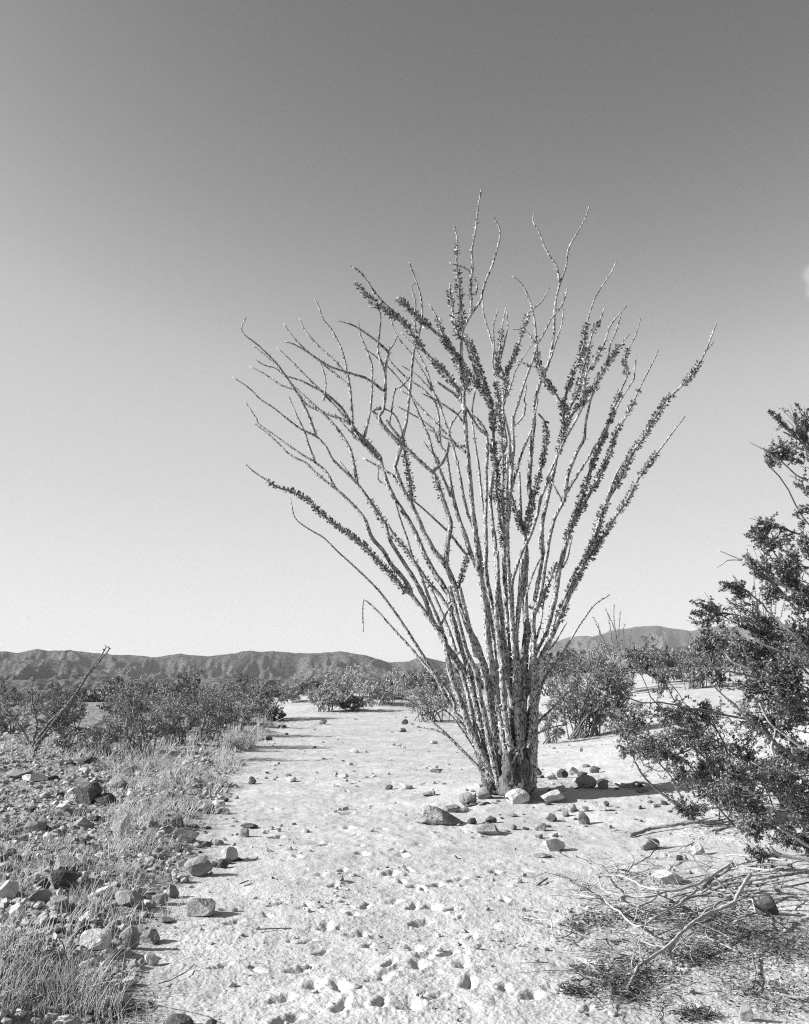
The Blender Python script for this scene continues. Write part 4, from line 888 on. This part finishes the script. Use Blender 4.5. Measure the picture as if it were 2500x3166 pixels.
def dome(base, w, h, n, seed, flat=.18):
    rg = np.random.default_rng(seed); o = []
    for k in range(n):
        a = rg.uniform(0, 2*np.pi); q = rg.random()**.5; e = rg.uniform(flat, 1.0)
        z = h*(.08+.76*e*math.sqrt(max(0, 1-(q*.85)**2))); r = w*.5*q*.9*(.6+.4*z/h)
        rr = w*rg.uniform(.10, .17)
        o.append((np.array([base[0]+r*math.cos(a), base[1]+r*math.sin(a)*.8, base[2]+z]), (rr, rr, rr*.75), 1.0))
    return o
SPEC = [ # base px, span px, top px, leaf, stem, label, leaf length, leaf count, clumps
 (1810, 2278, 350, 1955, 'mid_leaf', 'stem_dark', 'open branching bush with thick crooked stems directly behind the ocotillo', .034, 230, 38),
 (425, 2332, 340, 2070, 'mid_leaf', 'stem_pale', 'large bush with bleached curling branches on the left flat', .036, 230, 36),
 (300, 2338, 170, 2225, 'mid_leaf', 'stem_dark', 'small low bush in front of the bleached one on the left', .034, 160, 18),
 (640, 2292, 260, 2090, 'mid_leaf', 'stem_dark', 'dark-stemmed bush beside the trail grass, left of centre', .038, 200, 28),
 (545, 2305, 190, 2120, 'mid_leaf', 'stem_dark', 'bush between the bleached bush and the dark-stemmed one', .036, 200, 22),
 (725, 2262, 210, 2090, 'creosote_leaf', 'stem_pale', 'tall dark bush behind the dark-stemmed one near the trail', .042, 200, 26),
 (190, 2268, 200, 2105, 'mid_leaf', 'stem_dark', 'dark bush behind the leaning canes of the small ocotillo', .042, 200, 22),
 (810, 2222, 230, 2085, 'creosote_leaf', 'stem_pale', 'dark bush with pale bent branches where the trail narrows', .045, 220, 28),
 (850, 2228, 90, 2190, 'creosote_leaf', 'stem_dark', 'small black-looking shrub at the foot of the dark bush by the trail', .04, 200, 10),
 (1005, 2200, 180, 2062, 'pale_leaf', 'stem_pale', 'pale fuzzy rounded bush at the end of the trail', .03, 420, 22),
 (1095, 2198, 140, 2135, 'mid_leaf', 'stem_dark', 'low dark cushion shrub right of the pale fuzzy bush', .035, 260, 16),
 (1330, 2232, 250, 2085, 'pale_leaf', 'stem_dark', 'greyish bush behind the left side of the ocotillo base', .035, 260, 24),
 (215, 2326, 130, 2235, 'pale_leaf', 'stem_dark', 'pale low bush right of the small leafless ocotillo', .03, 200, 14),
 (30, 2272, 180, 2160, 'pale_leaf', 'stem_dark', 'pale bush at the left edge behind the small ocotillo', .035, 220, 18),
 (2155, 2128, 210, 1955, 'creosote_leaf', 'stem_dark', 'dark bush standing beyond the sunlit rise on the right', .06, 220, 28),
 (2060, 2110, 170, 2010, 'creosote_leaf', 'stem_dark', 'dark low bush left of the one beyond the sunlit rise', .06, 220, 20),
 (1905, 2150, 170, 2000, 'pale_leaf', 'stem_pale', 'pale twiggy bush around the far thin ocotillo', .05, 220, 20),
 (1185, 2178, 230, 2052, 'pale_leaf', 'stem_pale', 'pale feathery bush behind the weathered log', .05, 300, 20),
 (1310, 2150, 190, 2045, 'creosote_leaf', 'stem_dark', 'dark bush on the skyline behind the weathered log', .06, 260, 20),
 (2330, 2110, 180, 1990, 'mid_leaf', 'stem_dark', 'grey-green bush seen through the near right bush', .06, 200, 18),
 (1085, 2158, 190, 2056, 'pale_leaf', 'stem_pale', 'tallest pale brush behind the low dark cushion shrub', .05, 280, 18),
 (1430, 2200, 190, 2075, 'pale_leaf', 'stem_pale', 'pale brush showing between the left canes of the ocotillo', .045, 240, 18),
 (905, 2172, 120, 2095, 'pale_leaf', 'stem_pale', 'small pale brush at the left turn of the trail end', .045, 220, 12),
 (1420, 2170, 150, 2070, 'mid_leaf', 'stem_dark', 'bush half hidden behind the left canes of the ocotillo', .05, 200, 16),
 (950, 2150, 130, 2080, 'mid_leaf', 'stem_dark', 'bush left of the pale fuzzy one where the trail dips away', .05, 200, 14),
 (1700, 2300, 150, 2150, 'mid_leaf', 'stem_dark', 'low bush at the left foot of the crooked-stemmed one', .034, 200, 16),
 (1940, 2290, 170, 2130, 'mid_leaf', 'stem_dark', 'low bush at the right foot of the crooked-stemmed one', .034, 200, 18),
 (1700, 2150, 170, 2010, 'mid_leaf', 'stem_dark', 'bush glimpsed between ocotillo canes on the right', .05, 220, 18),
]
for i, (u, v, sp, top, leaf, stem, lab, ls, ln, nc) in enumerate(SPEC):
    b = ground(u, v); k = b[1]/F_PX; h = (v-top)*k; w = sp*k
    bush('bush', lab, b, dome(b, w, h, nc, 300+i), 300+i, leaf, stem, leafn=int(ln*(2.4 if i == 0 else 1.0)), twigs=14 if i == 0 else 9, ls=max(ls*.75, .0014*b[1]), nstem_r=.010+.0004*b[1], rb=.09*w)
# scrub farther off, each plant its own object
k = 0
protos = []
for i in range(6):
    z0 = np.zeros(3); gs, gl = bush_mesh(z0, dome(z0, 2.2, 1.35, 20, 700+i), 700+i, leafn=300, twigs=5, ls=.045, nstem_r=.016, rb=.1)
    st = gs.build('stems', M['stem_dark'], None, True); COL.objects.unlink(st)
    fo = gl.build('foliage', M[('mid_leaf', 'creosote_leaf', 'pale_leaf')[i % 3]], None, False); COL.objects.unlink(fo); protos.append((st, fo))
def far_bush(x, y, s, lab, grp):
    global k
    e = empty('bush', (x, y, float(zbase(x, y))), lab, 'bush', grp); e.scale = (s*random.uniform(.85, 1.2), s, s*random.uniform(.8, 1.15)); e.rotation_euler = (0, 0, random.uniform(0, 6.28))
    for src in random.choice(protos):
        c = src.copy(); COL.objects.link(c); c.parent = e
LB = 'scrubby desert bush in the thicket below the dark hills on the left'; RB = 'scrubby desert bush on the slope beyond the right-hand rise'
for _ in range(60):
    y = 24+70*random.random()**1.2; x = edge(y)-1.5-random.random()*.36*y
    if x < -.46*y: continue
    far_bush(x, y, random.uniform(.5, 1.0), LB, 'thicket on the left flat')
for _ in range(46):
    y = random.uniform(34, 95); x = random.uniform(.02, .42)*y
    if y < 46 and x > 3: continue
    far_bush(x, y, random.uniform(.8, 1.6), RB, 'bushes on the right slope')
for _ in range(20):
    y = random.uniform(55, 110); x = random.uniform(-.12, .03)*y
    far_bush(x, y, random.uniform(.8, 1.4), 'scrubby desert bush beyond the end of the trail', 'bushes beyond the trail')
def far_scrub():
    n = 7000; y = 66*(1400/66)**(RNG.random(n)**1.25); x = RNG.uniform(-.5, .5, n)*y; s = RNG.uniform(.5, 1.25, n)*(1+y/900)
    z = zbase(x, y); per = 64; g = Geo()
    c = np.repeat(np.stack([x, y, z], 1), per, 0); sc = np.repeat(s, per)[:, None]
    d = unit(RNG.normal(0, 1, (n*per, 3)))*(RNG.random((n*per, 1))**.4); d[:, 2] = np.abs(d[:, 2])
    P = c+d*sc*np.array([1.15, 1.15, .95])
    leaves(g, P, RNG.normal(0, 1, (n*per, 3))+d+[0, 0, .5], .34*sc[:, 0], .2*sc[:, 0], np.clip(np.repeat(RNG.random(n), per)*.6+.4*RNG.random(n*per), 0, 1))
    o = g.build('far_scrub', M['scrub'])
    tag(o, 'far-off scrub dotting the plain before the hills', 'scrub', kind='stuff')
far_scrub()

# other ocotillos
def small_ocotillo(name, label, u, v, canes, dia, ysp, seed):
    b = ground(u, v); root = empty(name, b, label, 'desert plant'); rg = random.Random(seed); mp = b[1]/F_PX
    for s, r0, r1 in canes:
        p = path(s); p = np.vstack([[u, v], p]); t = np.linspace(0, 1, len(p)); off = rg.uniform(-1, 1)*ysp
        P = catmull(np.array([at(a, c, b[1]+off*q) for (a, c), q in zip(p, t)]), 6); P, L = resample(P, .08)
        P += RNG.normal(0, .006, P.shape)
        g = Geo(); tube(g, P, np.maximum(np.linspace(r0, r1, len(P))*.5*mp, .004), 5, .12)
        T, A, B = frames(P); m = int(L*60); ii = RNG.integers(0, len(P), m); an = RNG.uniform(0, 6.28, m)
        leaves(g, P[ii], np.cos(an)[:, None]*A[ii]+np.sin(an)[:, None]*B[ii]+T[ii]*.4, .05, .02, .5)
        g.build('cane', M['stem_dark'], root, True, b)
small_ocotillo('ocotillo', 'small ocotillo with few bare canes standing at the left of the photo', 105, 2325,
   [("H 200,800 120,690 50,610 15,550", 8, 4), ("H 255,850 275,700 255,600 240,490 248,340", 8, 4.5), ("H 300,790 420,640 520,540 600,430 690,280 760,190 800,120", 10, 4), ("H 330,790 450,640 540,540 620,400 700,290 820,138", 9, 4), ("H 310,830 420,740 560,720", 6, 3), ("H 230,860 160,840 130,800", 4, 2), ("H 280,850 380,720 470,600 560,490", 7, 4)], 8, .8, 5)
small_ocotillo('ocotillo', 'thin bare ocotillo far off against the right-hand sky', 1905, 2140,
   [("P 1900,2040 1890,1970 1880,1900", 4.5, 2), ("P 1908,2030 1905,1970 1890,1920 1870,1880", 4.5, 2), ("P 1912,2030 1912,1960 1918,1890", 4.5, 2), ("P 1895,2050 1870,1990 1835,1910", 4, 2), ("P 1890,2060 1860,2000 1850,1930", 4, 2), ("P 1910,2040 1905,1980 1897,1900 1900,1870", 4, 2), ("P 1920,2060 1945,2000 1950,1950", 4, 2), ("P 1930,2060 1960,2010 1958,1990", 5, 5), ("P 1915,2050 1925,1970 1930,1930", 4, 2)], 4, 1.0, 6)
small_ocotillo('ocotillo', 'faint bare ocotillo far behind the near right bush', 2380, 2120,
   [("P 2370,2000 2340,1880 2330,1780", 4, 2), ("P 2380,1980 2385,1860 2380,1780", 4, 2), ("P 2390,2000 2420,1880 2440,1790", 4, 2), ("P 2385,2000 2400,1850 2405,1760", 4, 2), ("P 2375,2000 2360,1900 2352,1760", 4, 2)], 4, 1.0, 7)

# weathered log heap on the rise at the end of the trail
def log_heap():
    b = ground(1240, 2166)
    for i, (s, r, lab) in enumerate((("P 1180,2160 1240,2145 1295,2128", 9, 'topmost grey log of the weathered heap at the end of the trail'), ("P 1175,2170 1230,2155 1300,2136", 10, 'middle grey log of the weathered heap at the end of the trail'),
                           ("P 1140,2176 1190,2168 1250,2160", 9, 'lowest dark log of the weathered heap at the end of the trail'), ("P 1215,2168 1260,2150 1285,2140", 7, 'short thin log at the right of the weathered heap'))):
        P = catmull(np.array([at(u, v, b[1]+.15*i) for u, v in path(s)]), 6); g = Geo()
        P[:, 2] = np.maximum(P[:, 2], zbase(P[:, 0], P[:, 1])+.05)
        tube(g, P, np.linspace(r, r*.6, len(P))*.5*b[1]/F_PX, 8, .15)
        o = g.build('log', M['deadwood'] if i != 2 else M['trunk'], smooth=False); tag(o, lab, 'log', 'weathered logs')
log_heap()

# ------------------------------------------------------------------ dead branches in the right foreground
def wood(name, label, strands, matn='deadwood', lift=.05, cat='branch', group=None):
    """strands: (path, dia0, dia1, lift0, lift1) - lift = height above the ground along the stick"""
    g = Geo()
    for (s, d0, d1, l0, l1) in strands:
        p = path(s); t = np.linspace(0, 1, len(p)); P = []
        for (u, v), q in zip(p, t):
            L = l0+(l1-l0)*q; a = ground(u, v); lo = np.array([0, 0, EYE_Z]); P.append(a+(lo-a)*(L/ (EYE_Z-a[2])))
        P = catmull(np.array(P), 6); P, Ln = resample(P, .03); y = P[:, 1].mean()
        tt = np.linspace(0, 1, len(P)); r = (d0+(d1-d0)*tt)*.5*y/F_PX
        P = P+np.stack([fbm2(tt*Ln*7, tt*0+k*3+d0, 2, 88+k) for k in range(3)], 1)*.010
        P[:, 2] = np.maximum(P[:, 2], zbase(P[:, 0], P[:, 1])+zdetail(P[:, 0], P[:, 1])+r*.6)
        tube(g, P, np.maximum(r*.95, .0024), 7 if d0 > 8 else 5, .14)
        if cat == 'branch':
            for _ in range(int(Ln*5)):
                i = RNG.integers(1, len(P)-1); dv = unit(P[min(i+1, len(P)-1)]-P[i-1])*.6+RNG.normal(0, .6, 3)*np.array([1, 1, .6]); ll = RNG.uniform(.06, .28)
                Q = P[i]+unit(dv)*ll*np.linspace(0, 1, 6)[:, None]+np.cumsum(RNG.normal(0, .012, (6, 3)), 0)
                Q[0] = P[i]; Q[:, 2] = np.maximum(Q[:, 2], zbase(Q[:, 0], Q[:, 1])+zdetail(Q[:, 0], Q[:, 1])+.004)
                tube(g, Q, np.linspace(.003, .0014, 6), 4, .1)
    o = g.build(name, M[matn], smooth=True); return tag(o, label, cat, group)
GB = 'dead branches fallen from the near bush'
wood('dead_branch', 'thickest pale dead branch, bent in the middle and reaching a clump near the bottom', [
  ("G 520,1190 560,1110 590,1020 680,970 760,920 850,830 950,750 1050,680 1130,650 1215,610 1245,555 1290,480 1325,440", 9, 15, .02, .22),
  ("G 830,860 800,930 800,1010 780,1135", 6, 4, .1, .01), ("G 950,745 960,790 900,830 830,880", 5, 3, .12, .05), ("G 760,915 660,890 600,850 560,930 530,1030", 4, 3, .08, .02)], 'stem_pale', group=GB)
wood('dead_branch', 'long forked dead branch across the top of the branch pile', [
  ("G 1200,370 1080,440 960,500 850,535 740,545 640,545 560,490 480,460 360,440", 11, 4, .2, .1), ("G 720,550 690,600 600,640 520,690 460,710", 8, 4, .1, .02), ("G 640,545 560,560 480,590 430,630", 4, 2, .1, .02)], 'stem_pale', group=GB)
wood('dead_branch', 'slender dead branch ending in a dark tip at the left of the pile', [
  ("G 330,600 270,570 200,520 140,475 80,465", 6, 4, .05, .06), ("G 80,465 40,420", 2.5, 2, .06, .07)], 'trunk', group=GB)
wood('dead_branch', 'pale wiry dead branch curving up to a thin upright tip left of the pile', [
  ("G 1000,490 800,545 650,590 520,580 470,590 360,540 320,480 280,420 255,350", 7, 3, .12, .08), ("G 470,590 460,640 430,630", 3, 2, .08, .02)], 'stem_pale', group=GB)
wood('dead_branch', 'bleached dead branch running low through the middle of the pile', [
  ("G 160,575 260,595 340,605 420,660 520,740 590,770 650,750 720,700 830,640 930,560 970,520", 6, 7, .02, .12), ("G 590,770 700,790 800,800", 4, 3, .03, .02)], 'stem_pale', group=GB)
wood('dead_branch', 'dark crooked dead branch slanting down across the pale ones', [
  ("G 850,295 930,310 980,370 1060,430 1120,490 1200,560 1260,620", 4, 7, .14, .12), ("G 1120,490 1050,520 960,510", 4, 2.5, .1, .06)], 'stem_dark', group=GB)
wood('dead_branch', 'thin dead twig branch arching above the smooth grey stone', [
  ("G 950,230 900,250 820,250 720,270 620,340 540,390 500,440 515,460", 5, 3, .12, .06), ("G 720,255 680,210 630,165", 4, 3, .1, .16), ("G 540,390 520,380 500,430", 3, 2, .05, .03)], 'stem_dark', group=GB)
wood('dead_branch', 'tangled black twig standing left of the arching thin branch', [
  ("G 520,420 450,400 430,370 410,335", 4, 2.5, .04, .12), ("G 450,400 430,440 440,470", 3, 2, .05, .02), ("G 340,380 400,430 440,450", 2.5, 2.5, .05, .03)], 'stem_dark', group=GB)
wood('dead_branch', 'straight dead branch lying along the upper right of the pile', [
  ("G 560,600 700,610 900,600 1060,540 1200,500 1330,480 1500,450 1720,400", 5, 12, .03, .16), ("G 1000,560 1150,470 1300,430 1500,420", 4, 7, .1, .18)], group=GB)
wood('dead_branch', 'grey dead branch lying right of the round dark rock', [
  ("G 830,640 960,650 1010,690 1100,620 1250,560 1400,540 1720,560", 5, 13, .03, .14), ("G 620,640 760,650 900,635", 4, 4, .02, .03)], group=GB)
wood('dead_branch', 'thick broken stick end pointing up out of the branch pile', [
  ("G 1010,520 1100,440 1160,405 1210,365", 10, 17, .08, .2)], group=GB)
wood('dead_branch', 'dead branch with a fine fork lying below the round dark rock', [
  ("G 1240,940 1120,890 1040,850 1040,780", 7, 4, .03, .03), ("G 990,840 1100,870 1200,910", 4, 3, .02, .02), ("G 1240,940 1340,970 1420,960", 3, 2, .02, .02)], group=GB)
wood('dead_branch', 'sinuous dark wood standing in for shadow lines on litter at the lower right', [
  ("G 1340,960 1350,1050 1360,1110 1310,1180 1280,1230", 6, 4, .02, .02), ("G 1360,1110 1420,1130", 3, 2, .02, .02)], 'stem_dark', group=GB)  # branch-shaped dark strip laid where shadow lines cross the ground
wood('dead_branch', 'short dead branch lying on litter at the right edge low down', [("G 1520,1210 1600,1230 1710,1250", 7, 9, .02, .02)], group=GB)
wood('dead_branch', 'pale dead branch at the upper right of the pile under the near bush', [("G 1160,310 1260,310 1400,320 1560,330", 6, 8, .06, .1), ("G 1200,330 1240,390 1320,420", 4, 3, .06, .04)], 'stem_pale', group=GB)
for i, (s, lab) in enumerate([("G 880,480 980,450 1100,420 1250,400", 'thin dead stick of the pile, lying just under the thick broken end'), ("G 800,590 930,545 1080,500 1230,460", 'thin dead stick of the pile crossing below the long forked branch'),
       ("G 860,700 960,680 1060,620 1200,590", 'thin dead stick of the pile beside the bent pale branch'), ("G 640,700 760,660 860,600 960,540", 'thin dead stick of the pile rising left to right in its middle'),
       ("G 1240,660 1330,600 1360,690", 'thin dead stick left of the round dark rock'), ("G 700,830 860,760 930,700", 'thin dark stick under the bend of the thickest branch'), ("G 1380,640 1500,560 1560,480", 'thin dead stick leaning on the round dark rock')]):
    wood('dead_stick', lab, [(s, 5, 4, .05, .1)], 'deadwood' if i % 2 else 'stem_pale', cat='stick', group='thin sticks in the branch pile')
rw = random.Random(5)
for i in range(10):
    x0 = rw.uniform(900, 1350); y0 = rw.uniform(380, 600); x1 = x0+rw.uniform(350, 600); y1 = y0-rw.uniform(10, 120)
    wood('dead_stick', 'thin dead stick among the parallel ones at the right of the branch pile', [("G %d,%d %d,%d %d,%d" % (x0, y0, (x0+x1)/2, (y0+y1)/2+rw.uniform(-25, 25), x1, y1), 4, 7, .03, rw.uniform(.06, .2))], ('deadwood', 'stem_pale', 'stem_dark')[i % 3], cat='stick', group='parallel sticks at the right of the pile')
wood('dead_cane', 'long dead thorny cane lying on the sand before the near bush', [("J 530,1240 650,1205 790,1185 900,1165 1100,1150", 12, 8, .02, .03), ("J 530,1225 470,1215 400,1212", 5, 3, .01, .01)], group=None)
wood('dead_stick', 'pale weathered stick at the lower edge of the ocotillo shadow', [("J 430,900 520,905 590,890 690,915", 9, 7, .03, .04)], 'stem_pale', cat='stick')
wood('dead_stick', 'dark weathered stick beside the pale one by the ocotillo shadow', [("J 300,850 380,880 440,905 540,925 600,900", 5, 8, .05, .02)], cat='stick')
wood('dead_stick', 'small forked twig standing in sand left of the branch pile', [("K 1020,1070 1100,1085 1210,1110 1290,1128", 3, 3.5, .04, .07), ("K 1225,1112 1240,1180 1250,1240 1285,1285", 4, 4, .08, .01)], 'stem_pale', cat='stick')
wood('dead_stick', 'curved black twig on the sand beside the forked twig', [("K 1255,1232 1330,1220 1400,1185", 4, 3, .01, .02)], 'stem_dark', cat='stick')
wood('dead_stick', 'thin twig leaning over the white brick-like stone', [("F 915,1275 940,1280 970,1305 ", 3, 2, .12, .16), ("F 1005,1330 1040,1365 1075,1380", 3, 2, .02, .01)], 'stem_dark', cat='stick')
wood('dead_stick', 'straight black stick lying on the trail in the foreground', [("P 790,2872 830,2868 900,2862", 5, 3, .01, .01)], 'stem_dark', cat='stick')
wood('dead_stick', 'dark stick leaning upright in the dry grass at lower left', [("P 211,3015 200,2960 183,2900", 5, 4, .02, .3)], 'stem_dark', cat='stick')
wood('dead_stick', 'dark curved twig at the edge of grass and sand, lower left', [("P 485,3046 535,3025 575,3000 600,2978", 4, 3, .01, .03)], 'stem_dark', cat='stick')
wood('dead_stick', 'dark flat splinter of wood lying alone in the sand right of centre', [("F 880,1580 910,1560 950,1533", 8, 5, .01, .02)], 'stem_dark', cat='stick')
wood('dead_stick', 'short dark stick on the trail edge right of the round boulder', [("P 740,2735 765,2727", 5, 4, .01, .01)], 'stem_dark', cat='stick')

# dark leaf and twig litter under the near bush and in small mats
def litter():
    gs = Geo()
    def mat_(u, v, ru, rv, n, hgt, ls):
        n = int(n*.95); ru *= 1.3; rv *= 1.25
        c = ground(u, v); 
        uu = u+ru*RNG.normal(0, .45, n); vv = v+rv*RNG.normal(0, .45, n)
        P = np.array([ground(a, min(b, 3200)) for a, b in zip(uu[:60], vv[:60])])
        kx, ky = max(P[:, 0].std(), .02), max(P[:, 1].std(), .02)
        x = P[:, 0].mean()+kx*RNG.normal(0, 1, n); y = P[:, 1].mean()+ky*RNG.normal(0, 1, n)
        z = zbase(x, y)+zdetail(x, y)+.6*hgt*RNG.random(n)**2.5
        D = RNG.normal(0, 1, (n, 3)); D[:, 2] = np.abs(D[:, 2])*.35
        leaves(gs, np.stack([x, y, z], 1), D, RNG.uniform(.4, 1.5, n)*ls, RNG.uniform(.07, .28, n)*ls, RNG.random(n))
    mat_(1915, 3060, 70, 60, 1300, .10, .035); mat_(1990, 3020, 60, 50, 700, .08, .03); mat_(1840, 2848, 70, 24, 600, .05, .03); mat_(1780, 2870, 30, 14, 250, .04, .03)
    mat_(1775, 3080, 34, 22, 300, .05, .035); mat_(1790, 3000, 18, 14, 120, .04, .03)
    mat_(2160, 2950, 120, 60, 1800, .05, .03); mat_(2330, 2880, 170, 60, 2600, .05, .03); mat_(2420, 2940, 120, 60, 1700, .04, .03); mat_(2200, 2860, 110, 36, 1200, .05, .03)
    mat_(2400, 3060, 160, 70, 1300, .02, .028); mat_(2150, 3150, 60, 20, 500, .03, .03); mat_(2000, 2840, 90, 20, 500, .03, .03); mat_(1630, 2850, 20, 10, 60, .02, .025);
    mat_(2280, 2560, 160, 50, 900, .02, .03); mat_(430, 2350, 130, 12, 900, .08, .05); mat_(870, 2230, 60, 10, 400, .06, .06)
    mat_(120, 3030, 160, 60, 1500, .05, .03); mat_(330, 3120, 120, 40, 900, .04, .03)  # lower-left litter, also put in to darken the corner like shadow
    m = 420; P = np.array([ground(u, v) for u, v in zip(np.concatenate([RNG.normal(2150, 170, 260), RNG.normal(1960, 110, 160)]), np.concatenate([RNG.normal(2800, 75, 260), RNG.normal(2960, 90, 160)]))])
    a = RNG.uniform(0, 6.28, m); ll = RNG.uniform(.06, .34, m); t = np.linspace(0, 1, 6)
    Q = P[:, None]+np.stack([np.cos(a), np.sin(a), np.zeros(m)], 1)[:, None]*(ll[:, None]*t)[..., None]+np.cumsum(RNG.normal(0, .012, (m, 6, 3)), 1)
    Q[..., 2] = zbase(Q[..., 0], Q[..., 1])+zdetail(Q[..., 0].ravel(), Q[..., 1].ravel()).reshape(m, 6)+.006+(RNG.random(m)**2*.10)[:, None]*(t*RNG.uniform(.3, 1.2, (m, 1)))
    gt = Geo(); batch_tubes(gt, Q, RNG.uniform(.0016, .0038, m)[:, None]*np.linspace(1, .5, 6)[None], 4, RNG.random(m))
    tw = gt.build('twig_litter', M['deadwood']); tag(tw, 'loose thin dead twigs scattered below the branch pile', 'twigs', kind='stuff')
    o = gs.build('leaf_litter', M['litter']); tag(o, 'dark mats of dead leaves and twig bits on the sand', 'litter', kind='stuff')
litter()

# ------------------------------------------------------------------ haze: thin desert air round the whole scene
HAZE = 0.00006
if HAZE:
    x, y0, y1, z0, z1 = 15000, -15000, 15000, -30, 260
    V = np.array([(a, b, c) for a in (-x, x) for b in (y0, y1) for c in (z0, z1)], float)
    Fc = np.array([(0, 1, 3, 2), (4, 6, 7, 5), (0, 4, 5, 1), (2, 3, 7, 6), (0, 2, 6, 4), (1, 5, 7, 3)])
    m = bpy.data.materials.new('haze'); m.use_nodes = True; t = m.node_tree; t.nodes.clear()
    o_ = t.nodes.new('ShaderNodeOutputMaterial'); v_ = t.nodes.new('ShaderNodeVolumePrincipled'); v_.inputs['Color'].default_value = (.9, .9, .9, 1); v_.inputs['Density'].default_value = HAZE
    t.links.new(v_.outputs[0], o_.inputs['Volume'])
    h = mesh_np('haze', V, [Fc], m); tag(h, kind='stuff')
